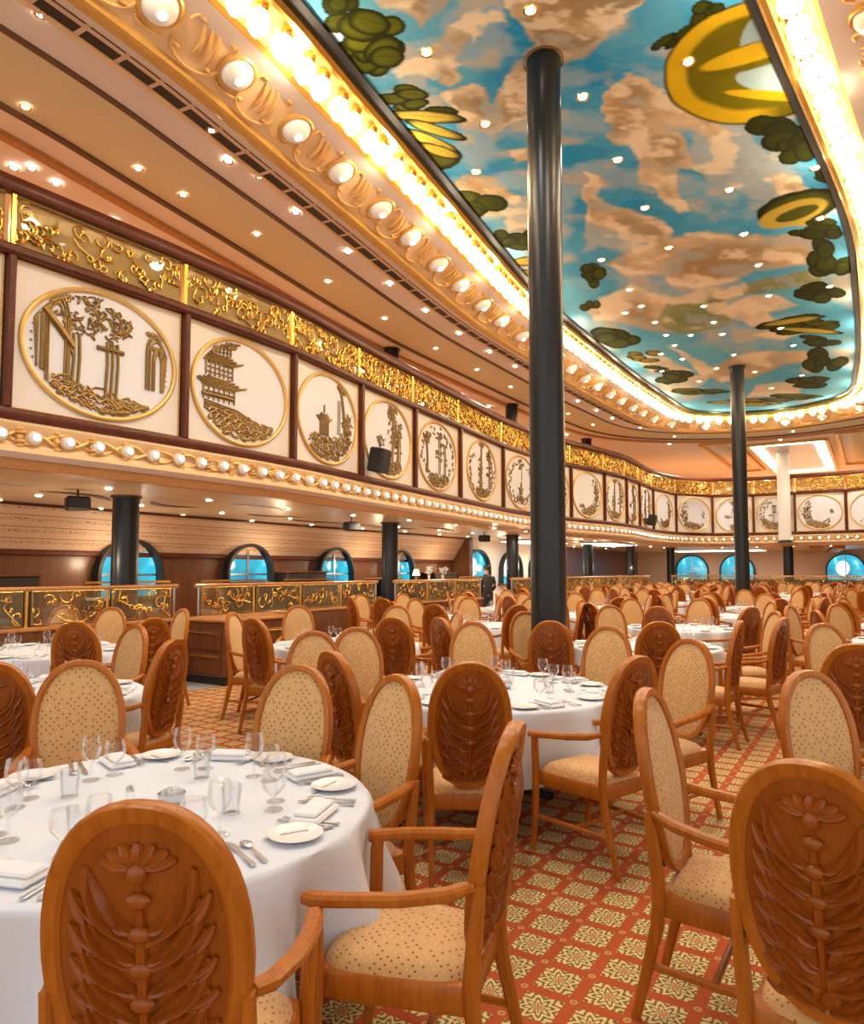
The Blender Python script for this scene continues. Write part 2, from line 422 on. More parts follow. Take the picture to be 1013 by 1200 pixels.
fsweep([(.18, 3.27), (-.03, 3.27), (-.07, 3.23), (-.04, 3.17), (.0, 3.09), (-.03, 3.0), (-.08, 2.95), (-.08, 2.91), (.18, 2.91)], 'trim_3', 'gold_band', 'gilded band of the balcony carrying pearl lamps')
fsweep([(-.06, 2.91), (.02, 2.86), (.14, 2.85), (.3, 2.86), (.3, 2.91)], 'trim_4', 'ceil_pink', 'pale strip under the gilded band')
fsweep([(.05, 2.86), (.04, 2.81), (.06, 2.74), (.16, 2.74), (.16, 2.86)], 'trim_5', 'tan_trim', 'tan moulding at the edge of the low ceiling')
# intertwined gilded scroll along the pearl lamp band
for nm, ph in (('trim_6', 0), ('trim_7', PI)):
    mb = MB(); s = np.r_[0, np.cumsum(np.linalg.norm(np.diff(FASC, axis=0), axis=1))]; q = np.arange(0, s[-1], .052)
    P = np.stack([np.interp(q, s, FASC[:, 0]), np.interp(q, s, FASC[:, 1])], 1); N = np.stack([np.interp(q, s, FN[:, 0]), np.interp(q, s, FN[:, 1])], 1)
    zz = 3.09 + .075 * np.sin(q * 2 * PI / .84 * 1 + ph); dd = -.035 - .02 * np.cos(q * 2 * PI / .42 + ph)
    mb.tube([(p[0] + n[0] * d, p[1] + n[1] * d, z) for p, n, d, z in zip(P, N, dd, zz)], .022, 6)
    for q_ in range(4, len(P), 8):
        p, n = P[q_], N[q_]
        for dz in ((-.095, .095) if ph else (0,)): mb.ball((p[0] - n[0] * .035, p[1] - n[1] * .035, 3.09 + dz), (.05, .05, .028 if ph else .045), 8, 5)
        if q_ % 16 == 4: mb.ball((p[0] - n[0] * .05, p[1] - n[1] * .05, 3.09 + (.05 if ph else -.05)), (.07, .07, .022), 8, 5)
    struct(mb, nm, 'gold_scroll', 'gilded scroll winding along the lamp band')
# ---- low ceiling under the balcony, balcony floor
def poly_sheet(outer, hole=None):
    mb = MB(); loops = [[Vector((*p[:2], 0)) for p in outer]] + ([[Vector((*p[:2], 0)) for p in hole]] if hole else [])
    tris = tessellate_polygon(loops); vs = [p for l in loops for p in l]
    return vs, tris
outer = [(p[0], p[1]) for p in foff(.12, 0)] + [(V_R, 27.5), (V_R, U_FAR), (V_L, U_FAR), (V_L, -3.5)]
vs, tris = poly_sheet(outer)
for nm, z, m in (('ceiling_under_balcony', 2.78, 'ceil_under'), ('floor_balcony', 4.95, 'carpet')):
    mb = MB().add([(v.x, v.y, z) for v in vs], tris); struct(mb, nm, m, smooth=False)
# ---- outer walls
def wall_strip(pts, z0, z1, name, mat, label=None, uv=True):
    A = [(*p, z0) for p in pts]; B = [(*p, z1) for p in pts]
    return struct(MB().strip(A, B, uv), name, mat, label, smooth=False)
wall_strip([(V_L, -3.5), (V_L, 22.4)], 0, 1.98, 'wall_left', 'panel_wood', 'dark wood panelled side wall')
wall_strip([(V_L, 22.4), (V_L, 33)], 0, 2.8, 'wall_left_white', 'wall_white', 'white part of the side wall with arched windows')
wall_strip([(V_L, 33), (V_L, U_FAR)], 0, 2.8, 'wall_left_end', 'panel_wood')
struct(MB().strip([(V_L + .02, -3.5, 1.98), (V_L + .02, 22.4, 1.98)], [(V_L + .55, -3.5, 2.77), (V_L + .55, 22.4, 2.77)], True), 'trim_8', 'frieze', 'sloping cream frieze over the side windows')
struct(MB().box((V_L + .04, 9.4, 1.93), (.08, 26, .1), .02), 'trim_9', 'mahogany')
struct(MB().box((V_L + .60, 9.4, 2.75), (.1, 26, .05), .01), 'trim_10', 'mahogany')
struct(MB().box((V_L + .35, 22.4, 2.0), (.7, .3, 1.55), .03), 'trim_11', 'panel_wood', 'wood end of the cream frieze')
wall_strip([(V_L, U_FAR), (V_R, U_FAR)], 0, 2.8, 'wall_far', 'wall_cream', 'far wall with arched windows')
wall_strip([(V_L, -3.5), (V_L, U_FAR), (V_R, U_FAR)], 4.95, 7.2, 'wall_upper', 'wall_cream', 'upper level wall')
wall_strip([(V_R, 8), (V_R, U_FAR)], 0, 7.2, 'wall_right', 'wall_cream')
struct(MB().box((-4.5, U_FAR - .05, .55), (12, .08, 1.1), .02), 'trim_12', 'panel_wood', 'wood dado of the far wall')
# ---- painted ceiling outline
HALF = [(-3.5, 2.35), (-1, 1.95), (1.5, 1.8), (3.5, 1.8), (5, 1.87), (6.5, 2.05), (8.7, 2.30), (11.9, 2.68), (14, 2.85), (16.5, 2.88), (20.3, 2.87), (23.7, 2.74), (25.6, 2.60), (26.55, 2.2), (27.25, 1.35)]
CURV = crom([(VC - w_, u_) for u_, w_ in HALF] + [(VC, 27.65)] + [(VC + w_, u_) for u_, w_ in HALF[::-1]], .1)
CN = normals2(CURV, 3)
CS = np.r_[0, np.cumsum(np.linalg.norm(np.diff(CURV, axis=0), axis=1))]
def coff(d, z, sm=0):
    n = CN.copy()
    for _ in range(sm): n[1:-1] = (n[:-2] + 2 * n[1:-1] + n[2:]) / 4
    n /= np.linalg.norm(n, axis=1)[:, None]; P = CURV + n * d
    return [(p[0], p[1], z) for p in P]
def csweep(prof, name, mat, label=None, closed_prof=False, uv=False):
    mb = MB(); k = len(prof); n = len(CURV)
    for d, z in prof: mb.v += coff(d, z, int(abs(d) * 30))
    for a in range(k if closed_prof else k - 1):
        b = (a + 1) % k
        for i in range(n - 1): mb.f.append((a * n + i, a * n + i + 1, b * n + i + 1, b * n + i))
    if uv: mb.uv = [(CS[i], a / (k - 1)) for a in range(k) for i in range(n)]
    return struct(mb, name, mat, label)
csweep([(-.12, 7.34), (-.12, 7.32), (.0, 7.29), (.0, 7.36)], 'trim_13', 'black', 'black border strip round the painted ceiling', True)
csweep([(.0, 7.36), (-.01, 7.24), (.03, 7.20), (.08, 7.20), (.12, 7.24), (.10, 7.30)], 'trim_14', 'brass', 'bright gilded lip round the painted ceiling', True)
csweep([(.10, 7.30), (.26, 7.33), (.42, 7.27), (.46, 7.19)], 'trim_15', 'gold_band', 'gilded trough behind the row of bulbs')
csweep([(.44, 7.19), (.46, 7.14), (.52, 7.12), (.58, 7.15)], 'trim_16', 'gold_paint', 'gilded rope edge of the globe band')
csweep([(.56, 7.16), (.7, 7.11), (.9, 7.04), (1.1, 6.97), (1.26, 6.92)], 'trim_17', 'gold_band', 'gilded band set with globe lamps')
csweep([(1.24, 6.93), (1.28, 6.87), (1.34, 6.86), (1.39, 6.90), (1.44, 6.89), (1.50, 6.93), (1.56, 7.0), (1.56, 7.09)], 'trim_18', 'gold_paint', 'gilded moulding outside the globe band')
csweep([(1.55, 7.062), (1.76, 7.062)], 'trim_19', 'ceil_pink')
csweep([(1.74, 7.062), (1.75, 7.045), (1.95, 7.045), (1.96, 7.062)], 'trim_20', 'grille', 'ceiling air grille of black slots', uv=True)
csweep([(1.96, 7.062), (1.97, 7.04), (2.03, 7.04), (2.04, 7.062)], 'trim_21', 'gold_band')
csweep([(2.52, 7.085), (2.53, 7.06), (2.60, 7.06), (2.61, 7.085)], 'trim_22', 'brown_line', 'black line in the upper ceiling')
csweep([(2.60, 7.066), (3.72, 7.066)], 'trim_23', 'ceil_beige', 'beige band of the upper ceiling')
csweep([(3.70, 7.085), (3.71, 7.03), (3.78, 7.02), (3.79, 7.085)], 'trim_24', 'brown_line', 'brown line in the upper ceiling')
csweep([(4.25, 7.085), (4.26, 7.02), (4.36, 7.0), (4.40, 7.085)], 'trim_25', 'tan_trim', 'brown moulding of the upper ceiling')
hole = [(p[0], p[1]) for p in coff(.5, 0)]
vs, tris = poly_sheet([(V_L, -3.5), (V_R, -3.5), (V_R, U_FAR), (V_L, U_FAR)][::-1], hole + [(hole[-1][0], -3.4), (hole[0][0], -3.4)])
struct(MB().add([(v.x, v.y, 7.085) for v in vs], tris), 'ceiling_upper', 'ceil_pink', 'pinkish upper ceiling round the painted one', smooth=False)

# ---- the painted ceiling: sky, clouds, foliage and gold scrolls as paint on the surface
def vnoise(x, y, seed=0):
    rs = np.random.RandomState(seed); T = rs.rand(256, 256)
    xi = np.floor(x).astype(int); yi = np.floor(y).astype(int); fx_ = x - xi; fy_ = y - yi
    fx_ = fx_ * fx_ * (3 - 2 * fx_); fy_ = fy_ * fy_ * (3 - 2 * fy_)
    g = lambda a, b: T[a % 256, b % 256]
    return (g(xi, yi) * (1 - fx_) + g(xi + 1, yi) * fx_) * (1 - fy_) + (g(xi, yi + 1) * (1 - fx_) + g(xi + 1, yi + 1) * fx_) * fy_
def fbm(x, y, seed=0, o=4):
    s = 0; a = .5
    for k in range(o): s = s + a * vnoise(x * 2 ** k + 17 * k, y * 2 ** k + 31 * k, seed + k); a *= .5
    return s
uu = [U0 + .5]
while uu[-1] < 28.1: uu.append(uu[-1] + (.09 if uu[-1] < 4 else .018 * max(1, uu[-1] / 6.0)))
uu = np.array(uu); vv = np.arange(VC - 3.05, VC + 3.06, .02)
GV, GU = np.meshgrid(vv, uu)
px, py, dp = proj(GV, GU, 7.35)
bad = dp < .6; px = np.where(bad, -9999, px); py = np.where(bad, -9999, py)
wx = (fbm(GV * 2.2, GU * 1.5, 3) - .47); wy = (fbm(GV * 2.2 + 50, GU * 1.5, 9) - .47); fine = fbm(GV * 6, GU * 4.2, 21) - .47
C_ = np.zeros(GV.shape + (3,))
def srgb(r, g, b): return np.array([((k / 255 + .055) / 1.055) ** 2.4 if k > 10 else k / 3300 for k in (r, g, b)])
sky1, sky2, skyg = srgb(34, 142, 200), srgb(104, 180, 214), srgb(160, 182, 196)
m = np.clip(fbm(GV * .5, GU * .3, 40) * 2.2 - .6, 0, 1)[..., None]
C_[:] = sky1 * (1 - m) + sky2 * m
def paint(mask, col): 
    k = np.clip(mask, 0, 1)[..., None]; C_[:] = C_ * (1 - k) + col * k
def ell(cx, cy, rx, ry, ang=0, warp=.5):
    a = math.radians(ang); x = px - cx + wx * rx * warp * 2; y = py - cy + wy * ry * warp * 2
    X = x * math.cos(a) + y * math.sin(a); Y = -x * math.sin(a) + y * math.cos(a)
    return np.sqrt((X / rx) ** 2 + (Y / ry) ** 2)
TAN, CREAM, BUFF, GREYC = srgb(206, 184, 148), srgb(236, 222, 196), srgb(186, 158, 118), srgb(170, 188, 198)
# general cloud haze everywhere the picture is not drawn in detail
base = fbm(GV * .8 + 9, GU * .5, 77)
far_out = (py < -10) | bad
paint(np.where(far_out, np.clip((base - .45) * 12, 0, 1), 0), TAN)
K_ = 1.6525
QX = (px - 400) * K_; QY = py * K_
amp = np.clip((620 - QY) / 330, .22, 1.0)
n1_ = fbm(px / 34, py / 15, 61, 5) - .47; n2_ = fbm(px / 34 + 40, py / 15, 67, 5) - .47
big = fbm(px / 70, py / 30, 71, 4)
WX_ = QX + n1_ * 62 * np.sqrt(amp); WY_ = QY + n2_ * 46 * amp
def poly_dist(poly):
    """signed distance (inside positive) of every point to a polygon drawn in the photo's frame"""
    ins = np.zeros(QX.shape, bool); d2 = np.full(QX.shape, 1e9); n = len(poly)
    x0, x1 = min(p[0] for p in poly) - 60, max(p[0] for p in poly) + 60; y0, y1 = min(p[1] for p in poly) - 60, max(p[1] for p in poly) + 60
    sel = (WX_ > x0) & (WX_ < x1) & (WY_ > y0) & (WY_ < y1); X = WX_[sel]; Y = WY_[sel]; I = np.zeros(X.shape, bool); D = np.full(X.shape, 1e9)
    for k in range(n):
        ax_, ay_ = poly[k]; bx, by = poly[(k + 1) % n]
        c = ((ay_ > Y) != (by > Y)) & (X < (bx - ax_) * (Y - ay_) / ((by - ay_) or 1e-9) + ax_); I ^= c
        t_ = np.clip(((X - ax_) * (bx - ax_) + (Y - ay_) * (by - ay_)) / max(1e-9, (bx - ax_) ** 2 + (by - ay_) ** 2), 0, 1)
        D = np.minimum(D, (X - ax_ - t_ * (bx - ax_)) ** 2 + (Y - ay_ - t_ * (by - ay_)) ** 2)
    out = np.full(QX.shape, -99.0); out[sel] = np.where(I, 1, -1) * np.sqrt(D); return out
def cloud(poly, col, soft=7, shade=.30, rim=.6):
    d = poly_dist(poly); k = np.clip(d / soft + .4, 0, 1)
    sh = np.clip((big - .40) * 3 + n1_ * 3.2 + .2, 0, 1)[..., None]; cc = col * (1 - shade * 1.25 * (1 - sh)); hi = np.clip((n2_ - .02) * 7 + (big - .5) * 2, 0, .8)[..., None]; cc = cc * (1 - hi) + CREAM * hi; gy = np.clip((-n2_ - .08) * 6, 0, .5)[..., None]; cc = cc * (1 - gy) + GREYC * .95 * gy
    r = (np.clip(1 - np.abs(d - 8) / 12, 0, 1) * rim * np.clip(.6 + n2_ * 3, 0, 1))[..., None]; cc = cc * (1 - r) + CREAM * r
    k = k[..., None]; C_[:] = C_ * (1 - k) + cc * k
lite = np.clip((330 - QX) / 160, 0, 1) * np.clip((190 - QY) / 60, 0, 1) + np.clip((QY - 400) / 160, 0, .55)
lite = np.clip(lite + np.clip((n1_ + .05) * 2.5, 0, .35), 0, .9); paint(lite * .8, srgb(118, 186, 212))
paint(np.clip((big - .46) * 5, 0, .6), GREYC); paint(np.clip((n2_ - .06) * 6, 0, .55) * np.clip((big - .4) * 6, 0, 1), TAN)
cloud([(690, 230), (800, 240), (835, 300), (885, 330), (830, 400), (760, 370), (700, 350), (670, 290)], GREYC, 14, .15, .2)
cloud([(470, 420), (540, 440), (600, 470), (560, 495), (500, 475), (465, 490)], GREYC, 10, .1, .3)
cloud([(300, -60), (620, -60), (560, 40), (480, 105), (430, 125), (398, 120), (398, 218), (340, 240), (290, 258), (235, 245), (185, 190), (205, 175), (262, 165), (300, 190), (325, 140), (372, 85), (340, 50)], TAN * .92, 7, .34, .7)
cloud([(330, -60), (560, -60), (500, 30), (440, 70), (400, 60), (360, 20)], BUFF, 16, .2, .1)
cloud([(168, 112), (180, 75), (215, 48), (238, 60), (218, 95), (222, 130), (250, 150), (215, 168), (180, 155)], TAN, 7, .25)
cloud([(226, 52), (260, 25), (312, 18), (322, 42), (280, 47), (245, 80)], CREAM, 7, .2)
cloud([(70, -40), (250, -40), (180, 20), (150, 50), (100, 20)], TAN, 10, .3)
cloud([(110, 140), (180, 100), (210, 120), (170, 150), (120, 160)], CREAM, 9, .25)
cloud([(508, 250), (518, 215), (530, 165), (560, 138), (600, 150), (625, 180), (660, 200), (700, 212), (745, 238), (762, 252), (735, 290), (690, 250), (655, 245), (680, 300), (704, 345), (665, 322), (642, 332), (650, 370), (688, 412), (660, 416), (615, 385), (590, 350), (575, 310), (560, 285), (530, 275)], TAN, 6, .30, .7)
cloud([(512, 245), (530, 185), (560, 160), (575, 200), (560, 240), (530, 262)], BUFF, 10, .25, .2)
cloud([(820, 335), (880, 340), (905, 370), (880, 400), (840, 385)], TAN, 9, .2)
cloud([(466, 330), (522, 348), (500, 380), (560, 400), (620, 430), (640, 460), (700, 450), (780, 455), (900, 450), (945, 480), (930, 512), (850, 518), (800, 522), (760, 545), (690, 562), (640, 555), (630, 530), (560, 538), (500, 512), (540, 490), (600, 475), (540, 455), (466, 430)], TAN, 6, .28, .8)
cloud([(640, 505), (720, 480), (830, 485), (920, 478), (910, 505), (800, 515), (700, 548), (640, 540)], BUFF, 10, .2, .1)
cloud([(478, 592), (520, 570), (560, 550), (600, 565), (650, 575), (692, 590), (680, 620), (640, 642), (590, 640), (540, 625), (490, 622)], TAN, 6, .28)
cloud([(612, 627), (640, 580), (690, 560), (760, 555), (850, 530), (925, 518), (935, 545), (860, 560), (780, 570), (740, 590), (772, 620), (720, 640), (660, 648)], srgb(138, 148, 100), 6, .22, .25)
cloud([(728, 602), (790, 570), (850, 570), (885, 590), (830, 605), (855, 625), (800, 632)], CREAM * .92, 5, .2)
cloud([(800, 650), (870, 632), (900, 645), (850, 660)], CREAM * .9, 5, .2)
cloud([(685, 722), (760, 690), (830, 680), (925, 678), (935, 700), (860, 705), (800, 730), (740, 742)], TAN, 4, .25)
cloud([(636, 668), (660, 680), (722, 715), (700, 742), (640, 762), (615, 742), (690, 725)], CREAM, 4, .2)
cloud([(800, 745), (905, 733), (885, 765), (780, 772)], CREAM * .95, 4, .2); cloud([(560, 690), (620, 690), (680, 720), (600, 720)], CREAM * .9, 4, .2)
cloud([(235, 330), (300, 340), (340, 380), (352, 402), (300, 396), (312, 422), (270, 422), (250, 390), (212, 350)], BUFF, 6, .25)
cloud([(305, 408), (402, 405), (402, 442), (330, 452)], CREAM * .95, 6, .2); cloud([(335, 300), (385, 290), (375, 315), (345, 318)], BUFF, 6, .2)
OL, OD, OY, GO, GD = srgb(84, 88, 18), srgb(44, 48, 8), srgb(188, 168, 74), srgb(206, 172, 44), srgb(106, 98, 14)
def lobe(cx, cy, rx, ry, ang=0, col=OL, warp=.16):
    d = ell(400 + cx / K_, cy / K_, rx / K_, ry / K_, ang, warp) + n1_ * .22
    paint(np.clip((1.08 - d) / .05, 0, 1), OD * .6); paint(np.clip((.93 - d) / .30, 0, 1), col)
    a = math.radians(ang); v_ = (-(px - 400 - cx / K_) * math.sin(a) + (py - cy / K_) * math.cos(a)) / (ry / K_); paint(np.clip(.8 - np.abs(v_ + .1) * 9, 0, 1) * (d < .8) * .6, OD * .6)
def clump(cx, cy, rx, ry, n, seed, col=OL, ang=0):
    rs = np.random.RandomState(seed)
    for k in range(n):
        a = rs.uniform(0, 2 * PI); q = rs.uniform(.15, .75); lobe(cx + rx * q * math.cos(a), cy + ry * q * math.sin(a), rx * rs.uniform(.32, .52), ry * rs.uniform(.30, .46), ang + ((math.degrees(a) - 180) * .12 + rs.uniform(-18, 18)) * min(1, ry / rx) ** 1.5, col * rs.uniform(.7, 1.25))
clump(5, 10, 60, 45, 7, 31, OD * 1.6)
clump(55, 80, 82, 64, 14, 1, OL); clump(118, 190, 74, 30, 8, 2, OL); lobe(195, 216, 32, 10, 4, OD * 1.6)
lobe(185, 305, 48, 24, 0, OL)
for a in [(165, 226, 78, 12, 4), (180, 250, 62, 11, 16), (172, 272, 60, 11, 22), (190, 292, 44, 10, 18)]: lobe(*a, OY)
clump(258, 395, 62, 36, 9, 3, OD * 1.9); clump(345, 470, 66, 30, 9, 4, OD * 1.9); clump(300, 462, 30, 22, 4, 34, OD * 1.8)
for a in [(365, 505, 50, 9, -6), (362, 530, 44, 8, 8), (380, 548, 30, 7, 0)]: lobe(*a, OY * .8)
clump(486, 530, 30, 26, 7, 5, OD * 2); clump(484, 596, 24, 16, 5, 6, OD * 2); clump(522, 652, 62, 24, 10, 7, OD * 2); clump(585, 690, 46, 13, 6, 17, OY * .6); clump(640, 733, 42, 17, 8, 8, OD * 2); clump(692, 760, 58, 10, 7, 9, OL); clump(780, 778, 90, 8, 8, 10, OY * .6); clump(620, 715, 46, 8, 4, 18, OD * 2)
clump(655, 72, 60, 22, 9, 11, OD * 1.6, -35); clump(700, 22, 44, 26, 6, 12, OD * 1.6, -35)
d = ell(895, 70, 118, 72, -14, .04); h1 = ell(914, 40, 50, 36, -30, .04); h2 = ell(918, 94, 56, 17, 3, .04)
ring = np.clip((1 - d) / .03, 0, 1); paint(np.clip((1.03 - d) / .03, 0, 1), OD)
paint(ring, GD); paint(ring * np.clip((d - .76) / .06, 0, 1) * np.clip((915 - px) / 30, 0, 1), GO)
skyhole = srgb(150, 176, 184); paint(np.clip((1 - h1) / .04, 0, 1), skyhole); paint(np.clip((1 - h2) / .05, 0, 1), skyhole)
paint(np.clip((1 - ell(888, 64, 74, 16, -17, .04)) / .08, 0, 1), GD * .9); paint(np.clip((1 - ell(886, 61, 72, 11, -17, .04)) / .12, 0, 1), GO)
paint(np.clip((1 - ell(905, 112, 58, 6, 4, .04)) / .1, 0, 1), GO * .9)
clump(850, 262, 72, 46, 10, 13, OD * 1.25); clump(905, 285, 56, 44, 10, 14, OD * 1.2); clump(945, 245, 34, 30, 6, 35, OD * 1.1); clump(948, 342, 46, 26, 7, 36, OD * 1.2)
lobe(890, 400, 84, 30, -14, OL * .8); paint(np.clip((1 - ell(930, 250, 44, 14, -18, .05)) / .10, 0, 1) * np.clip((ell(935, 250, 28, 7, -18, .05) - .9) / .1, 0, 1), OY); paint(np.clip((1 - ell(945, 261, 30, 4, -4, .05)) / .15, 0, 1), OY)
clump(928, 446, 52, 22, 8, 37, OD * 1.2); clump(952, 502, 44, 40, 12, 38, OD * 1.3); clump(935, 570, 52, 24, 9, 39, OD * 1.4)
clump(895, 630, 88, 20, 8, 15, OL * .9, -8); lobe(870, 622, 66, 6, -8, OY); lobe(905, 640, 70, 5, 4, OY)
clump(925, 660, 56, 15, 7, 16, OD * 1.5); clump(935, 700, 40, 28, 9, 19, OD * 1.5); clump(915, 742, 50, 14, 7, 20, OD * 1.7); clump(860, 770, 80, 9, 8, 21, OL)
mb = MB(); nu_, nv_ = GV.shape
mb.v = [(float(a), float(b), 7.35) for a, b in zip(GV.ravel(), GU.ravel())]
ii, jj = np.meshgrid(np.arange(nu_ - 1), np.arange(nv_ - 1), indexing='ij'); q0 = (ii * nv_ + jj).ravel()
me = bpy.data.meshes.new('ceiling_painted'); me.from_pydata(mb.v, [], np.stack([q0, q0 + nv_, q0 + nv_ + 1, q0 + 1], 1).tolist())
at = me.color_attributes.new('mural', 'FLOAT_COLOR', 'POINT'); at.data.foreach_set('color', np.concatenate([C_.reshape(-1, 3), np.ones((nu_ * nv_, 1))], 1).astype(np.float32).ravel())
me.materials.append(M['mural_paint']); o = bpy.data.objects.new('ceiling_painted', me); COL.objects.link(o); o['kind'] = 'structure'; o['label'] = 'ceiling painted with sky, clouds, foliage and gold scrolls'

# ---- columns
def column(name, v, u, r, z0, z1, mat, label, group=None):
    e = empty(name, (v, u, z0), 0, label, 'column', group)
    h = z1 - z0; MB().lathe([(r, 0), (r, h - .02)], 40).build('shaft', mat, e)
    MB().lathe([(r + .03, 0), (r + .03, .06), (r + .012, .10)], 40).build('base_ring', 'black', e); MB().lathe([(r + .035, h - .03), (r + .035, h)], 40, caps=False).build('collar', 'brown_line', e)
    return e
column('column', -2.98, 7.15, .19, 0, 7.345, 'column_black', 'tall black column rising through the middle tables to the painted ceiling')
column('column', -3.1, 21.2, .19, 0, 7.345, 'column_black', 'tall black column further off, right of the big one')
for k, u_ in enumerate((6.9, 14.1, 21.0, 28.2, 34.2)):
    column('column', -10.0, u_, .2, 0, 2.78, 'column_black', f'{["thick black column behind the railing at the left", "black column behind the railing, second from the left", "black column beside the standing waiter", "slim black column just right of the tallest column", "slim black column beside the last side windows"][k]}', 'black columns under the balcony')
column('column', -8.9, 37.6, .2, 0, 2.78, 'column_black', 'slim black column left of the far arched windows', 'black columns under the balcony')
column('column', -3.4, 37.0, .22, 0, 2.78, 'column_black', 'black column below the white pillar of the far balcony', 'black columns under the balcony')
for k, u_ in enumerate((14.1, 21.0, 28.2)):
    column('column', -10.0, u_, .2, 4.95, 7.085, 'column_black', ['short black column behind the upper railing over the third panel', 'short dark column behind the upper railing left of the tallest column', 'short column behind the upper railing right of the tallest column'][k], 'columns of the upper level')
column('pillar', -3.42, 36.05, .27, 2.9, 7.085, 'ivory_column', 'pale glossy pillar standing before the far balcony')

# ---- arched windows
def arch_path(w_, zs, zt, n=18):
    """half-ellipse arch: jambs from zs up, crown at zt (local x, z)"""
    sp = zs + (zt - zs) * .42; pts = [(-w_, zs)]
    for i in range(n + 1): a = PI - PI * i / n; pts.append((w_ * math.cos(a), sp + (zt - sp) * math.sin(a)))
    return pts + [(w_, zs)]
def arch_window(name, c, w_, zs, zt, rz, label, bright=None):
    e = empty(name, (c[0], c[1], 0), rz, label, None); e['kind'] = 'structure'
    P = arch_path(w_, zs, zt)
    mb = MB(); n = len(P); mb.add([(x, .03, z) for x, z in P], [tuple(range(n))]); mb.build('pane', 'window_glow', e, smooth=False)
    fr = [(x, .14, z) for x, z in P]; mb = MB().sweep(fr, [(-.035, -.10), (.035, -.10), (.035, .10), (-.035, .10)], (0, 1, 0)); mb.build('frame', 'black', e)
    MB().box((0, .07, (zs + zt) / 2), (.05, .05, zt - zs - .06)).build('mullion', 'steel', e); MB().box((0, .07, zs + (zt - zs) * .4), (2 * w_ - .1, .04, .04)).build('transom', 'steel', e)
    MB().box((0, .12, zs), (2 * w_ + .16, .26, .06), .01).build('sill', 'panel_wood', e)
    if bright: MB().ball((bright[0], .036, bright[1]), (bright[2], .004, bright[3]), 20, 8).build('sun_patch', 'window_bright', e)
for k, u_ in enumerate((9.0, 12.25, 15.5, 18.7, 23.9, 26.9, 29.8)):
    arch_window(f'window_{k+1}', (V_L, u_), .72 if k < 4 else .95, 1.05, 2.22 if k < 4 else 2.38, -PI / 2, f'{ORD[k]} arched window of the side wall', None if k < 4 else (.3, 1.75, .42, .38))
for k, v_ in enumerate((-9.6, -7.0, -1.35, .9)):
    arch_window(f'window_{k+8}', (v_, U_FAR), .95, .95, 2.55, PI, f'{ORD[k]} arched window of the far wall', (.15, 1.75, .34, .42) if k == 2 else None)
# ---- lit coffers in the ceiling beyond the far balcony
def coffer(v0, v1, u0_, u1_, glow, label):
    e = empty('ceiling_coffer', ((v0 + v1) / 2, (u0_ + u1_) / 2, 7.08), 0, label, 'light'); a = (v1 - v0) / 2; b = (u1_ - u0_) / 2
    MB().sweep([(-a, -b, -.06), (a, -b, -.06), (a, b, -.06), (-a, b, -.06)], [(-.07, -.06), (.07, -.06), (.07, .06), (-.07, .06)], closed=True).build('frame', 'gold_paint', e, smooth=False)
    if glow:
        t_ = .34
        for nm, c, d in (('light_box', (0, -b + .3, -.07), (2 * a - .3, t_, .06)), ('light_box', (0, b - .3, -.07), (2 * a - .3, t_, .06)), ('light_box', (-a + .3, 0, -.07), (t_, 2 * b - 1.0, .06)), ('light_box', (a - .3, 0, -.07), (t_, 2 * b - 1.0, .06))):
            MB().box(c, d, .01).build(nm, 'strip_glow', e)
    MB().box((0, 0, -.03), (2 * a - 1.0, 2 * b - 1.0, .04), .01).build('inner_panel', 'tile_grey' if glow else 'ceil_beige', e)
coffer(-4.5, -1.5, 33.1, 43.4, True, 'bright rectangular light coffer in the ceiling over the far balcony')
coffer(-6.2, -4.85, 31.8, 41.5, False, 'unlit gilded rectangular coffer left of the bright one')
coffer(-1.1, .6, 31.8, 41.5, False, 'unlit gilded rectangular coffer right of the bright one')
for k, (v_, u_, a, b, lb) in enumerate(((-9.6, 29.5, .7, 1.6, 'bright ceiling panel under the balcony right of the tallest column'), (-7.4, 42, 2.4, 1.2, 'long bright ceiling panel over the far arched windows'), (-11.3, 25.4, .8, 1.2, 'bright ceiling panel by the white side wall'))):
    e = empty('ceiling_light', (v_, u_, 2.74), 0, lb, 'light'); MB().box((0, 0, 0), (2 * a, 2 * b, .04), .01).build('frame', 'gold_paint', e); MB().box((0, 0, -.03), (2 * a - .12, 2 * b - .12, .03), .01).build('diffuser', 'panel_glow', e)

for k, (a, b) in enumerate((((934, 658), (958, 641)), ((958, 658), (984, 641)))):
    p = [at_z(*q, 2.70) for q in (a, b)]
    struct(MB().sweep([(float(x), float(y), 2.70) for x, y in p], rect_([.5, .14])), f'trim_{30+k}', 'tan_trim', 'slanting brown ceiling beam at the far end')

# wavy reflections of the low ceiling, put in as curved brown and grey strips
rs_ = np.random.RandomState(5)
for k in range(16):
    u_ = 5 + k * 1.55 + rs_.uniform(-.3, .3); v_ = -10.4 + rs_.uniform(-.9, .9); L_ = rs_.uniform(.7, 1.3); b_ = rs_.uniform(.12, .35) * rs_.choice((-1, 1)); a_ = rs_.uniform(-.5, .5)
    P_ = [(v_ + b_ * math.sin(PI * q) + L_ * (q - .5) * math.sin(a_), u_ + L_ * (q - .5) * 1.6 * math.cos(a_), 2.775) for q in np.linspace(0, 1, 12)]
    struct(MB().sweep(P_, rect_([.16, .02]), scale=[.15, .5, .8, 1, 1.1, 1.2, 1.2, 1.1, 1, .8, .5, .15]), f'trim_{60+k}', 'brown_line' if k % 3 else 'tile_grey', 'wavy reflection in the low ceiling, modelled as a curved strip')
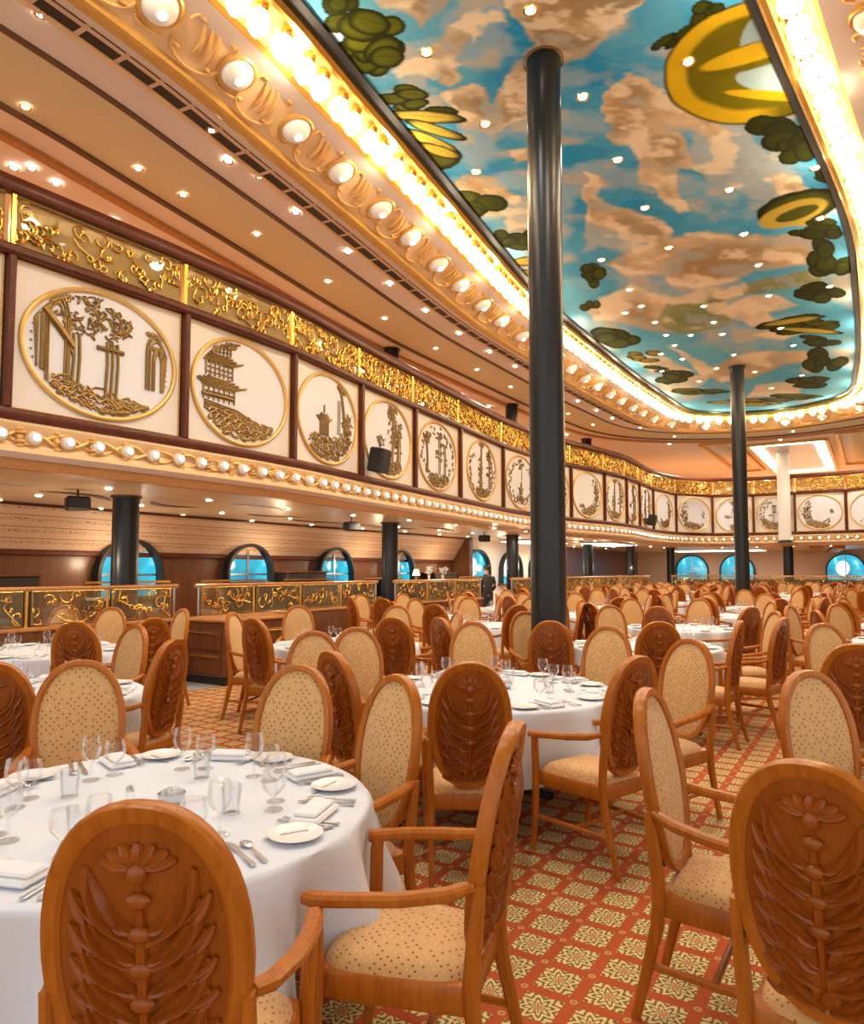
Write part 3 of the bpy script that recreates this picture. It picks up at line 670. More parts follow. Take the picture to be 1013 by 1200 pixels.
# ================================================================== BALCONY PANELS, RAILINGS, LAMPS
FD = crom([tuple(p) for p in FASC[::3]], .02); FDN = normals2(FD, 2)
FDx = proj(FD[:, 0], FD[:, 1], 4.2)[0]; FDs = np.r_[0, np.cumsum(np.linalg.norm(np.diff(FD, axis=0), axis=1))]
i0 = int(np.argmin(np.abs(FD[:, 1] - 4.05)))
def f_at_px(x):
    for i in range(i0, len(FD) - 1):
        if FD[i, 1] > 3 and FDx[i] <= x < FDx[i + 1]: return i
    return len(FD) - 1
CUT = [i0 - 105, i0] + [f_at_px(x) for x in (217, 345, 424, 487, 540, 590, 632, 670, 709, 735, 750, 766, 793, 836, 884, 932, 992, 1060)]
CUT = [i for k, i in enumerate(CUT) if k == 0 or i > CUT[k - 1]]
def frame_of(i, j, push):
    a, b = FD[i], FD[j]; m = (a + b) / 2; t_ = (b - a) / np.linalg.norm(b - a); room = np.array([t_[1], -t_[0]])
    p = m + room * push; return (p[0], p[1]), math.atan2(-room[0], room[1]), float(np.linalg.norm(b - a))
class Relief:
    """line-work landscape; x to the viewer's right, z up, inside an a by b ellipse"""
    def __init__(s, a, b, seed): s.m = MB(); s.a = a; s.b = b; s.r = random.Random(seed)
    def pt(s, x, z, y=.03):
        q = math.hypot(x / s.a, z / s.b)
        if q > .95: x *= .95 / q; z *= .95 / q
        return (-x, y, z)
    def line(s, pts, r=.014, y=.03): s.m.tube([s.pt(x, z, y) for x, z in pts], r, 5)
    def blob(s, x, z, rx, rz, ang=0):
        p = s.pt(x, z, .025); s.m.ball(p, (rx, .018, rz), 8, 5, Matrix.Rotation(ang, 3, 'Y'))
    def rocks(s, x0, x1, z0, z1, n):
        r = s.r
        for k in range(n):
            x = x0 + (x1 - x0) * (k + r.random() * .6) / n; q = (x - x0) / (x1 - x0); zt = z0 + (z1 - z0) * q + r.uniform(-.03, .05); zb = -s.b * math.sqrt(max(.02, 1 - min(.98, (x / s.a) ** 2)))
            for j in range(4):
                z = zb + (zt - zb) * (j + .5) / 4; w_ = r.uniform(.07, .14)
                s.line([(x - w_, z - .02), (x - w_ * .4, z + r.uniform(.02, .05)), (x + w_ * .3, z + r.uniform(0, .05)), (x + w_, z - r.uniform(.02, .06))], r.uniform(.010, .02))
                if r.random() < .55: s.blob(x + r.uniform(-.05, .05), z - .03, r.uniform(.04, .08), r.uniform(.02, .04), r.uniform(-.5, .5))
    def foliage(s, x, z, rx, rz, n):
        r = s.r
        for k in range(n):
            t_ = r.uniform(0, 2 * PI); q = math.sqrt(r.random()); X = x + rx * q * math.cos(t_); Z = z + rz * q * math.sin(t_); a = r.uniform(0, 2 * PI); L = r.uniform(.05, .11)
            s.line([(X, Z), (X + L * .5 * math.cos(a) , Z + L * .5 * math.sin(a) + .02), (X + L * math.cos(a + .6), Z + L * math.sin(a + .6))], r.uniform(.009, .015))
            if k % 2 == 0: s.blob(X, Z, r.uniform(.03, .055), r.uniform(.015, .03), r.uniform(-1.5, 1.5))
    def tree(s, x, z, h, lean=0, n=40, rx=.3):
        for o_ in (-.02, .02): s.line([(x + o_, z), (x + o_ + lean * .4 + .02, z + h * .4), (x + o_ + lean, z + h)], .016)
        s.foliage(x + lean, z + h, rx, rx * .55, n)
    def bamboo(s, x, z, h, n=10):
        for o_ in (0, .07): s.line([(x + o_, z), (x + o_ + .02, z + h * .5), (x + o_ - .01, z + h)], .010)
        for k in range(n):
            zz = z + h * s.r.uniform(.25, 1); d = s.r.choice((-1, 1)); s.line([(x, zz), (x + d * .08, zz + .05), (x + d * .16, zz + .01)], .012); s.blob(x + d * .12, zz + .03, .045, .014, d * .4)
    def arch(s, x, z, w_, h):
        P = [(x - w_, z)] + [(x + w_ * math.cos(PI - PI * i / 8), z + h * .65 + h * .35 * math.sin(PI * i / 8)) for i in range(9)] + [(x + w_, z)]
        for k in (1, 1.28, 1.5): s.line([(x + (a - x) * k, z + (b - z) * (1 + (k - 1) * .3)) for a, b in P], .014)
        for k in range(6):
            for d in (-1, 1): s.line([(x + d * w_, z + h * k * .11), (x + d * w_ * 1.5, z + h * k * .11 + .02)], .009)
        for k in range(5): s.blob(x - w_ * 1.2 + w_ * .6 * k, z + h * 1.12, .05, .035)
    def pagoda(s, x, z, w_, h, tiers=3):
        for k in range(tiers):
            zz = z + h * k / tiers; ww = w_ * (1 - .14 * k); hh = h / tiers
            for j in range(7): q = -ww + 2 * ww * j / 6; s.line([(x + q * .75, zz), (x + q * .75, zz + hh * .62)], .013)
            for j in range(3): s.line([(x - ww * .75, zz + hh * (.15 + .2 * j)), (x + ww * .75, zz + hh * (.15 + .2 * j))], .010)
            for j in range(5):
                q = 1.35 - .2 * j; s.line([(x - ww * q, zz + hh * (.70 + .07 * j) + (.05 if j == 0 else 0)), (x - ww * q * .6, zz + hh * (.64 + .07 * j)), (x + ww * q * .6, zz + hh * (.64 + .07 * j)), (x + ww * q, zz + hh * (.70 + .07 * j) + (.05 if j == 0 else 0))], .016)
        s.line([(x, z + h), (x, z + h + .14)], .016)
    def ring_leaves(s, a0, a1, n, depth=.2):
        for k in range(n):
            t_ = a0 + (a1 - a0) * (k + s.r.random()) / n; q = 1 - depth * s.r.random(); X = s.a * .93 * q * math.cos(t_); Z = s.b * .93 * q * math.sin(t_)
            s.blob(X, Z, s.r.uniform(.03, .06), s.r.uniform(.018, .034), t_ + 1.2); s.line([(X, Z), (X + s.r.uniform(-.08, .08), Z + s.r.uniform(-.08, .08))], .012)
def motif(k, a, b, seed):
    R = Relief(a, b, seed)
    if k == 0:
        R.arch(-a * .62, -b * .62, .10, .95); R.arch(-a * .86, -b * .45, .05, .9); R.arch(a * .76, -b * .40, .10, .66); R.arch(a * .78, -b * .40, .05, .5)
        R.line([(-a * .84, b * .55), (-a * .6, b * .28), (-a * .42, b * .02)], .045); R.line([(-a * .8, b * .5), (-a * .55, b * .2), (-a * .4, -.1)], .02)
        for x in (-.40, -.33, .02, .09, .16): R.line([(x, -b * .7), (x + .02, -.1), (x + .01, b * .25)], .020)
        R.line([(-.1, b * .12), (.25, b * .12)], .03); R.foliage(-a * .18, b * .58, .52, .24, 90); R.foliage(a * .12, b * .50, .2, .3, 20); R.rocks(-a * .62, a * .72, -b * .48, -b * .78, 13)
    elif k == 1:
        R.pagoda(-a * .50, -b * .30, .38, 1.05, 3); R.line([(-a * .85, -b * .2), (-a * .2, -b * .2)], .03); R.foliage(-a * .42, b * .9, .3, .08, 24)
        for j in range(4): R.line([(-a * .8, -b * (.32 + .05 * j)), (-.1, -b * (.40 + .05 * j)), (a * .7, -b * (.75 + .03 * j))], .014)
        R.rocks(-a * .65, a * .72, -b * .38, -b * .62, 13); R.foliage(-a * .3, -b * .65, .3, .12, 26); R.foliage(a * .55, -b * .68, .16, .07, 14)
    elif k == 2:
        R.pagoda(-a * .15, -b * .42, .17, .40, 1); R.rocks(-a * .6, a * .75, -b * .45, -b * .35, 12); R.tree(a * .62, -b * .4, .95, -.12, 26, .16); R.foliage(a * .7, b * .05, .13, .14, 20); R.foliage(a * .66, -b * .25, .17, .25, 34)
        for x in (.30, .36): R.line([(x, -b * .3), (x + .01, b * .55)], .008)
    elif k == 3:
        R.tree(a * .15, -b * .8, 1.25, .05, 20, .16); R.foliage(a * .22, b * .3, .18, .3, 34); R.foliage(a * .05, b * .75, .1, .1, 12); R.tree(a * .35, -b * .82, .8, .12, 10, .1); R.foliage(-a * .3, -b * .1, .14, .08, 12); R.rocks(-a * .1, a * .62, -b * .62, -b * .62, 6); R.bamboo(a * .45, -b * .7, .9, 10)
    elif k == 4:
        R.ring_leaves(0, 2 * PI, 46, .25); R.tree(-a * .55, -b * .6, .8, -.05, 22, .18); R.bamboo(.05, -b * .6, 1.0, 12); R.bamboo(a * .35, -b * .55, .7, 8); R.rocks(-a * .4, a * .55, -b * .62, -b * .6, 8)
    elif k == 5:
        R.ring_leaves(PI * .75, PI * 1.3, 20, .2); R.tree(-a * .1, -b * .8, 1.3, .05, 24, .15); R.foliage(-a * .12, -b * .1, .14, .45, 50); R.bamboo(a * .5, -b * .6, 1.1, 14); R.ring_leaves(-1, .9, 24, .25); R.rocks(-a * .4, a * .5, -b * .65, -b * .65, 7)
    elif k == 6:
        R.ring_leaves(PI * .4, PI * 1.6, 40, .25); R.ring_leaves(-1.2, .9, 30, .25); R.pagoda(0, -b * .5, .12, .2, 1); R.foliage(0, -b * .7, .3, .12, 30); R.line([(.06, -b * .4), (.07, b * .6)], .009); R.foliage(.0, b * .7, .12, .14, 14)
    elif k == 7:
        R.ring_leaves(PI * .7, PI * 1.75, 60, .42); R.rocks(-a * .6, a * .4, -b * .45, -b * .75, 9); R.foliage(-a * .6, -b * .1, .16, .3, 36); R.foliage(a * .6, 0, .07, .12, 8)
    elif k == 8:
        R.ring_leaves(-PI * .75, PI * .35, 56, .36); R.rocks(-a * .3, a * .6, -b * .72, -b * .4, 9); R.foliage(a * .62, b * .1, .14, .35, 34)
    else:
        R.ring_leaves(PI * .55, PI * 1.95, 66, .40); R.rocks(-a * .7, a * .5, -b * .35, -b * .72, 10); R.bamboo(-a * .1, -b * .5, .8, 9); R.foliage(a * .3, -b * .05, .08, .14, 10)
    return R.m
MOT = [2, 0, 1, 2, 3, 4, 5, 6, 4, 8, 5, 3, 5, 8, 7, 3, 9, 7, 8]
MLAB = {0: 'of ruined arches, a spreading tree and rocks', 1: 'of a tiered pagoda above a rocky slope', 2: 'of a little hut, rocks and a leaning tree', 3: 'of one tall tree with bare white sides', 4: 'of bamboo inside a ring of leaves', 5: 'of tall bamboo and trees', 6: 'of a small pot in a ring of leaves', 7: 'of a leafy crescent on the left', 8: 'of a leafy crescent on the right', 9: 'of a leafy crescent along the bottom'}
def disc(a, b, y, n=48): return MB().add([(a * math.cos(2 * PI * i / n), y, b * math.sin(2 * PI * i / n)) for i in range(n)] , [tuple(range(n))])
N_P = len(CUT) - 1
SIDE = [k for k in range(N_P) if FD[CUT[k]][1] < 33.5]
for k in range(N_P):
    (x, y), rz, W = frame_of(CUT[k], CUT[k + 1], -.06)
    far = FD[CUT[k]][1] > 34 or FD[CUT[k]][0] > -7
    where = f'{ORD[max(0,k-1)]} panel of the balcony front from the left' if k else 'panel left of the picture edge'
    e = empty('medallion_panel', (x, y, 4.26), rz, f'balcony medallion {MLAB[MOT[k % len(MOT)]]}, {ORD[max(0,k-1)]} from the left' if k else 'balcony medallion panel at the left picture edge', 'wall panel', 'medallion panels of the balcony front')
    hw = W / 2 - .045
    MB().box((0, -.01, 0), (2 * hw, .05, 1.72), .006).build('board', 'panel_cream', e)
    MB().sweep([(-hw + .02, .02, -.84), (hw - .02, .02, -.84), (hw - .02, .02, .84), (-hw + .02, .02, .84)], [(-.012, -.012), (.012, -.012), (.012, .012), (-.012, .012)], (0, 1, 0), True).build('border', 'medal_ring', e, smooth=False)
    a = min(hw - .10, 1.12); b = .78; a = min(a, 1.0) if k != 1 else a
    disc(a, b, .018).build('medallion_ground', 'medal_white', e, smooth=False)
    MB().tube([(a * math.cos(2 * PI * i / 56), .03, b * math.sin(2 * PI * i / 56)) for i in range(56)], .032, 8, True, (0, 1, 0)).build('medallion_ring', 'medal_ring', e)
    motif(MOT[k % len(MOT)], a - .04, b - .04, 100 + k).build('relief', 'bronze', e)
    # divider post at the panel's near end
    p = FD[CUT[k]]; n = FDN[CUT[k]]
    d = MB().box((0, 0, 4.26), (.085, .12, 1.72), .012).build(f'trim_{40+k}', 'mahogany'); d.location = (p[0] - n[0] * .0, p[1] - n[1] * .0, 0); d.rotation_euler = (0, 0, rz); d['kind'] = 'structure'
# ---- upper railing: glass bays with gilded scrollwork under a dark handrail
def scrolls(mb, W, h, n, seed, r0=.010, y=0.0):
    r = random.Random(seed); mb.tube([(-W / 2, y, .015), (W / 2, y, .015), (W / 2, y, h - .015), (-W / 2, y, h - .015)], r0 * .8, 5, True, (0, 1, 0))
    for k in range(n):
        x = -W / 2 + W * (k + r.random()) / n; z = r.uniform(.06, h - .06); d = r.choice((-1, 1)); a0 = r.uniform(0, 2 * PI); R0 = r.uniform(.05, .14) * min(1, h / .5)
        P = []
        for i in range(13):
            q = i / 12; a = a0 + d * q * 1.5 * PI; rr = R0 * (1 - q * .75); P.append((max(-W / 2 + .02, min(W / 2 - .02, x + rr * math.cos(a))), y, max(.02, min(h - .02, z + rr * math.sin(a)))))
        mb.tube(P, r0 * r.uniform(.8, 1.3), 5, False, (0, 1, 0))
        if r.random() < .7: mb.ball((P[-1][0], y, P[-1][2]), (.03, .012, .022), 7, 5, Matrix.Rotation(a0, 3, 'Y'))
        if r.random() < .5:
            z1 = max(.02, min(h - .02, z + r.uniform(-.3, .3))); x1 = max(-W / 2 + .02, min(W / 2 - .02, x + r.uniform(-.25, .25))); mb.tube([(P[0][0], y, P[0][2]), ((x + x1) / 2 + .04, y, (z + z1) / 2), (x1, y, z1)], r0, 5, False, (0, 1, 0))
    return mb
for k in range(N_P):
    (x, y), rz, W = frame_of(CUT[k], CUT[k + 1], -.10)
    e = empty('railing_panel', (x, y, 5.24), rz, f'gilded scrollwork railing bay above the {ORD[max(0,k-1)]} medallion panel' if k else 'gilded scrollwork railing bay at the left picture edge', 'railing', 'railing bays of the upper level')
    h = .64
    MB().box((0, 0, h / 2), (W - .10, .012, h - .01)).build('glass_pane', 'tan_glass' if k < 4 else 'gold_glass', e, smooth=False)
    MB().box((W / 2 - .045, 0, h / 2), (.07, .07, h), .012).build('post', 'brass', e)
    MB().box((0, 0, .02), (W - .07, .05, .04), .01).build('bottom_rail', 'brass', e)
    scrolls(MB(), W - .12, h - .04, int(W * (18 if k < 3 else 34)), 300 + k, .0125 if k < 4 else .016, .03).build('scrollwork', 'brass', e)
    if k == 1: MB().lathe([(0, -.01), (.22, -.01), (.24, 0), (.22, .012), (0, .012)], 32).build('red_disc', 'red_disc', e).matrix_local = Matrix.Translation((.72, -.03, .33)) @ Matrix.Rotation(PI / 2, 4, 'X')
    if k == 1: MB().box((-.62, -.02, .32), (.34, .01, .6)).build('dark_plate', 'black', e)
mb = MB()
for d, z in ((.02, 5.88), (.0, 5.92), (.0, 6.0), (.03, 6.05), (.15, 6.05), (.18, 6.0), (.18, 5.92), (.16, 5.88)): mb.v += foff(d, z)
n = len(FASC)
for a in range(8):
    for i in range(n - 1): mb.f.append((a * n + i, a * n + i + 1, ((a + 1) % 8) * n + i + 1, ((a + 1) % 8) * n + i))
tag(mb.build('handrail', 'mahogany'), 'long dark red wooden handrail along the upper railing', 'handrail')
# ---- pearl lamps on the balcony band
e0 = empty('pearl_lamp', (0, 0, 0), 0, None, 'lamp', 'pearl lamps along the balcony band')
MB().ball((0, 0, 0), .078, 14, 10).build('globe', 'pearl', e0); MB().ball((0, .07, 0), (.036, .018, .036), 10, 6).build('bulb', 'bulb_core', e0)
MB().lathe([(.082, -.012), (.095, 0), (.082, .012)], 18, caps=False).build('ring', 'gold_scroll', e0).rotation_euler = (PI / 2, 0, 0)
s = FDs[i0] - 1.2; q = 0
while s < FDs[-1] - 1:
    i = int(np.searchsorted(FDs, s)); p = FD[i]; n = FDN[i]; P = (p[0] - n[0] * .075, p[1] - n[1] * .075, 3.09)
    if in_view(*P, 10): place(e0, P, math.atan2(n[0], -n[1]), 'small pearl lamp in the gilded band below the balcony panels', 'pearl lamps along the balcony band'); q += 1
    s += .37
# ---- elongated bulbs, globes and scrolls round the painted ceiling
def c_at(s, d, z):
    i = min(len(CURV) - 2, int(s / .1)); p = CURV[i]; n = CN[i]; return (p[0] + n[0] * d, p[1] + n[1] * d, z), math.atan2(-n[0], n[1])
e1 = empty('bulb_lamp', (0, 0, 0), 0, None, 'lamp', 'bright bulbs round the painted ceiling')
MB().lathe([(.0, -.21), (.03, -.205), (.075, -.17), (.118, -.10), (.118, -.04), (.09, .02), (.06, .06)], 16).build('glass', 'bulb_glow', e1)
MB().lathe([(.065, .05), (.075, .07), (.07, .12), (.03, .14)], 14).build('cap', 'brass', e1); MB().lathe([(.0, -.225), (.012, -.222), (.014, -.205)], 8).build('tip', 'brass', e1)
L = CS[-1]; s = .2
while s < L:
    P, rz = c_at(s, .25, 7.17)
    if in_view(*P, 40): place(e1, P, rz, 'glowing elongated bulb in the bright row round the painted ceiling', 'bright bulbs round the painted ceiling', (math.radians(22), 0, rz))
    s += .36
e2 = empty('globe_lamp', (0, 0, 0), 0, None, 'lamp', 'globe lamps of the gilded cornice')
MB().lathe([(0, -.13), (.06, -.125), (.12, -.10), (.16, -.065), (.18, -.02), (.18, .02)], 28).build('globe', 'pearl', e2)
MB().lathe([(.182, -.02), (.205, -.04), (.228, -.02), (.235, .03)], 32, caps=False).build('ring', 'gold_paint', e2); MB().ball((0, 0, -.13), (.045, .045, .02), 10, 6).build('bulb', 'bulb_core', e2)
e3 = empty('trim_scroll', (0, 0, 0)); e3['kind'] = 'structure'; mb = MB()
for x in (-.10, 0, .10): mb.tube([(x + .12 * (i / 9 - .5) + .03 * math.sin(i / 9 * PI), .34 * (i / 9 - .5), -.012 - .03 * math.sin(i / 9 * PI)) for i in range(10)], [.02 * (.5 + math.sin((i + .6) / 10.2 * PI) * .7) for i in range(10)], 6)
for sg in (-1, 1):
    mb.tube([(.30 * math.cos(a) , sg * .12 + sg * .20 * math.sin(a), -.015) for a in np.linspace(0, PI, 14)], .016, 6)
    mb.tube([(.52 + sg * .0 + .16 * math.cos(a), sg * .22 + sg * .05 * math.sin(a), -.012) for a in np.linspace(0, PI, 10)], .014, 6)
    for x in (-.22, .22): mb.ball((x, sg * .20, -.015), (.05, .03, .02), 8, 5)
mb.build('trim_scroll_relief', 'gold_scroll', e3)
s = .45; k = 0
while s < L - .4:
    P, rz = c_at(s, .90, 7.035)
    if in_view(*P, 60): place(e2, P, rz, 'pearly globe lamp in the gilded cornice round the painted ceiling', 'globe lamps of the gilded cornice', (math.radians(-19), 0, rz))
    P, rz = c_at(s + .525, .90, 7.035)
    if in_view(*P, 60): place(e3, P, rz, 'gilded scroll relief between two globe lamps', None, (math.radians(-19), 0, rz))
    s += 1.05
# real light of the row of bulbs (every few bulbs carry one lamp)
s = 1.0
while s < L:
    P, rz = c_at(s, .18, 7.02)
    if in_view(*P, 260): lamp('POINT', P, COVE_W, (1, .80, .54), .12)
    s += 2.0
# ---- recessed downlights
def downlight(name, r):
    e = empty(name, (0, 0, 0), 0, None, 'light'); MB().lathe([(r, -.004), (r * 1.5, -.012), (r * 1.6, .0)], 20, caps=False).build('ring', 'brass', e); MB().ball((0, 0, -.004), (r, r, .012), 14, 6).build('lens', 'spot_glow', e); return e
st = downlight('star_light', .052)
STARS = [(622, 13), (500, 62), (569, 146), (558, 202), (627, 213), (683, 114), (807, 73), (724, 188), (855, 223), (956, 197), (756, 244), (872, 275), (784, 291), (889, 311), (705, 305), (901, 347), (752, 359), (825, 359), (768, 378), (837, 378), (781, 393), (810, 393), (847, 392), (791, 405), (860, 416), (973, 336), (962, 256), (738, 340), (733, 367), (915, 385), (800, 421), (776, 435), (840, 432), (885, 436), (820, 447), (868, 452), (905, 455), (940, 440), (775, 415), (930, 405)]
for x, y in STARS:
    v_, u_ = at_z(x, y, 7.34); place(st, (float(v_), float(u_), 7.345), 0, 'small star-like downlight shining out of the painted ceiling', 'star lights of the painted ceiling')
dl = downlight('downlight', .042); k = 0
PX = [(30, 125), (162, 197), (48, 16), (215, 228), (248, 152), (305, 207), (37, 197), (66, 215)]
for x, y in PX: v_, u_ = at_z(x, y, 7.06); place(dl, (float(v_), float(u_), 7.055), 0, 'recessed downlight in the upper ceiling over the balcony', 'downlights of the upper ceiling')
for d, s0, ds in ((3.15, 11.9, 2.1), (2.15, 10.2, 1.5), (4.9, 9.0, 1.7)):
    s = s0
    while s < 34:
        P, rz = c_at(s, d, 7.055); s += ds
        if in_view(*P, 0): place(dl, P, 0, 'recessed downlight in the upper ceiling over the balcony', 'downlights of the upper ceiling')
du = downlight('spotlight', .05)
for u_ in np.arange(4.2, 38, 1.9):
    for v_ in (-9.1, -10.9, -12.1):
        if in_view(v_, u_, 2.77, 0): place(du, (v_ + .3 * math.sin(u_ * 3), u_, 2.775), 0, 'recessed spotlight in the low ceiling under the balcony', 'spotlights under the balcony')
for v_ in np.arange(-6.5, 1.5, 1.6):
    if in_view(v_, 38, 2.77, 0): place(du, (v_, 38.2, 2.775), 0, 'recessed spotlight in the low ceiling under the balcony', 'spotlights under the balcony')
# ---- loudspeakers
def speaker(loc, rz, tilt, w_, h, d, label):
    e = empty('loudspeaker', loc, rz, label, 'loudspeaker'); e.rotation_euler = (tilt, 0, rz)
    MB().box((0, 0, 0), (w_, d, h), .03).build('cabinet', 'speaker_black', e); MB().box((0, d / 2 + .004, 0), (w_ - .05, .012, h - .05), .004).build('grille', 'black', e)
    MB().tube([(0, -d / 2, .0), (0, -d / 2 - .09, .02)], .03, 8).build('bracket', 'black', e); return e
for x, zc, lb in ((431, 3.70, 'black loudspeaker on the balcony front beside the fourth medallion'), (634, 3.72, 'black loudspeaker on the balcony front left of the tallest column'), (757, 3.72, 'small black loudspeaker on the far curve of the balcony front')):
    i = f_at_px(x); p = FD[i]; n = FDN[i]; speaker((p[0] - n[0] * .26, p[1] - n[1] * .26, zc), math.atan2(n[0], -n[1]) , -.18, .36, .46, .30, lb)
for x, y, lb in ((91, 590, 'black loudspeaker hanging under the balcony left of the first column'), (412, 617, 'black loudspeaker hanging under the balcony, middle one of three'), (568, 631, 'black loudspeaker hanging under the balcony near the white wall')):
    v_, u_ = at_z(x, y, 2.58); sp_ = speaker((float(v_), float(u_), 2.58), -PI * .62, 0, .32, .2, .24, lb)
    MB().tube([(0, 0, .09), (0, 0, .21)], .015, 6).build('hanger', 'black', sp_)

# ---- balustrades of the main floor
def balustrade(a, b, label, seed, bay=1.15, plinth=.86):
    a = np.array(a); b = np.array(b); W = float(np.linalg.norm(b - a)); t_ = (b - a) / W; room = np.array([t_[1], -t_[0]]); m = (a + b) / 2
    e = empty('balustrade', (m[0], m[1], 0), math.atan2(-room[0], room[1]), label, 'railing', 'balustrades of the dining floor')
    MB().box((0, 0, plinth / 2), (W, .16, plinth), .01).build('plinth', 'panel_wood', e); MB().box((0, 0, plinth + .02), (W + .04, .2, .05), .015).build('cap_rail', 'rail_wood', e)
    MB().sweep([(-W / 2 - .06, 0, 1.375), (W / 2 + .06, 0, 1.375)], [(.035 * math.cos(i * PI / 5), .03 * math.sin(i * PI / 5)) for i in range(10)]).build('handrail', 'rail_wood', e)
    n = max(1, round(W / bay)); bw = W / n
    for i in range(n + 1): MB().tube([(-W / 2 + i * bw, 0, plinth + .04), (-W / 2 + i * bw, 0, 1.36)], .022, 8).build('post', 'steel' if i in (0, n) else 'brass', e)
    for i in range(n):
        x = -W / 2 + (i + .5) * bw
        MB().box((x, 0, (plinth + 1.36) / 2 + .02), (bw - .1, .01, 1.30 - plinth)).build('glass_pane', 'smoky_glass', e, smooth=False)
        g = scrolls(MB(), bw - .12, 1.30 - plinth, 12, seed + i, .009, .02).build('scrollwork', 'brass', e); g.location = (x, 0, plinth + .06)
balustrade((-8.8, 2.6), (-8.8, 6.9), 'glass and brass railing on wooden base at the left picture edge', 500)
balustrade((-8.8, 7.35), (-8.8, 11.9), 'glass and brass railing on wooden base right of the aisle opening', 520)
balustrade((-8.8, 12.6), (-8.8, 16.5), 'glass and brass railing right of the second low column', 540)
balustrade((-8.8, 18.4), (-8.8, 33.0), 'long glass and brass railing passing behind the tallest column', 560, 1.4)
balustrade((-8.2, 34.8), (1.6, 34.8), 'glass and brass railing across the far end of the dining floor', 600, 1.4)
# ---- wooden service cabinet at the aisle opening
e = empty('service_cabinet', (-8.12, 7.55, 0), 0, 'dark wooden service cabinet standing at the aisle opening', 'cabinet')
MB().box((0, 0, .06), (.86, 1.3, .12), .01).build('plinth', 'black', e); MB().box((0, 0, .50), (.92, 1.4, .76), .02).build('body', 'panel_wood', e); MB().box((0, 0, .90), (.98, 1.46, .05), .018).build('top', 'rail_wood', e)
for z in (.30, .62):
    dr = MB().box((.465, 0, z), (.02, 1.28, .27), .008).build('drawer', 'panel_wood', e); MB().box((.482, 0, z + .1), (.02, 1.2, .025), .006).build('strip', 'brass', dr)
    dr = MB().box((0, -.705, z), (.8, .02, .27), .008).build('drawer', 'panel_wood', e); MB().box((0, -.722, z + .1), (.7, .02, .025), .006).build('strip', 'brass', dr)
# ---- booths and screens behind the railings
def booth(v_, u_, L_, label):
    e = empty('booth', (v_, u_, 0), 0, label, 'booth', 'booths under the balcony')
    MB().box((0, 0, .45), (.16, L_, .9), .02).build('partition', 'panel_wood', e); MB().box((-.35, 0, .25), (.55, L_ - .1, .42), .05).build('seat', 'leather', e); MB().box((-.14, 0, .78), (.14, L_ - .1, .72), .05).build('backrest', 'leather', e)
    MB().box((0, 0, 1.14), (.012, L_ - .1, .46)).build('glass_screen', 'rail_glass', e, smooth=False)
    MB().sweep([(0, -L_ / 2, .9), (0, L_ / 2, .9), (0, L_ / 2, 1.4), (0, -L_ / 2, 1.4)], [(-.02, -.02), (.02, -.02), (.02, .02), (-.02, .02)], (1, 0, 0), True).build('frame', 'brass', e, smooth=False)
for k, (u_, L_) in enumerate(((4.6, 1.8), (7.9, 1.7), (10.4, 1.8), (12.6, 1.6), (15.6, 1.7), (20.6, 1.6))):
    booth(-11.3, u_, L_, f'dark booth with brass-framed glass screen, {ORD[k]} behind the railings from the left')
for k, (u_, h) in enumerate(((6.2, 1.5), (13.9, 1.55), (20.9, 1.5))):
    e = empty('wall_cabinet', (V_L + .3, u_, 0), 0, ['black cabinet standing against the side wall left of the first window', 'black cabinet against the side wall between second and third windows', 'black cabinet against the side wall after the fourth window'][k], 'cabinet')
    MB().box((0, 0, h / 2), (.5, 1.5, h), .02).build('body', 'black', e); MB().box((0, 0, h + .02), (.54, 1.54, .04), .01).build('top', 'panel_wood', e)
    for d in (-.37, .37): MB().box((.255, d, h / 2), (.02, .7, h - .15), .01).build('door', 'leather', e)
for x, y, lb in ((503, 662, 'white flower vase on the stand left of the dark wall end'), (519, 660, 'white flower vase on the stand right of the dark wall end')):
    u_, z_ = at_v(x, y, -11.6); e = empty('flower_vase', (-11.6, float(u_), 1.1), 0, lb, 'vase')
    MB().lathe([(0, 0), (.06, 0), (.045, .1), (.03, .25), (.05, .38)], 14).build('vase', 'china', e); mb = MB(); r = random.Random(x)
    for _ in range(16): mb.ball((r.gauss(0, .06), r.gauss(0, .06), .42 + r.uniform(0, .22)), (.045, .045, .035), 7, 5)
    mb.build('blossom', 'napkin', e)
    s = empty('stand', (-11.6, float(u_), 0), 0, lb.replace('white flower vase on the stand', 'slim dark stand carrying the flower vase'), 'stand'); MB().lathe([(.2, 0), (.2, .04), (.05, .07), (.05, 1.04), (.18, 1.06), (.18, 1.10)], 16).build('post', 'panel_wood', s)
u_, z_ = at_v(488, 664, -12.2); e = empty('table_lamp', (-12.2, float(u_), 1.2), 0, 'small lit table lamp on the low cabinet by the side wall', 'lamp'); MB().lathe([(.06, 0), (.06, .02), (.015, .04), (.015, .28)], 12).build('base', 'brass', e); MB().lathe([(.12, .26), (.07, .45)], 16, caps=False).build('shade', 'table_lamp_glow', e)
e = empty('low_cabinet', (-12.3, float(u_), 0), 0, 'dark low cabinet carrying the small table lamp', 'cabinet'); MB().box((0, 0, .58), (.6, 1.6, 1.16), .02).build('body', 'leather', e); MB().box((0, 0, 1.18), (.64, 1.64, .04), .01).build('top', 'panel_wood', e)
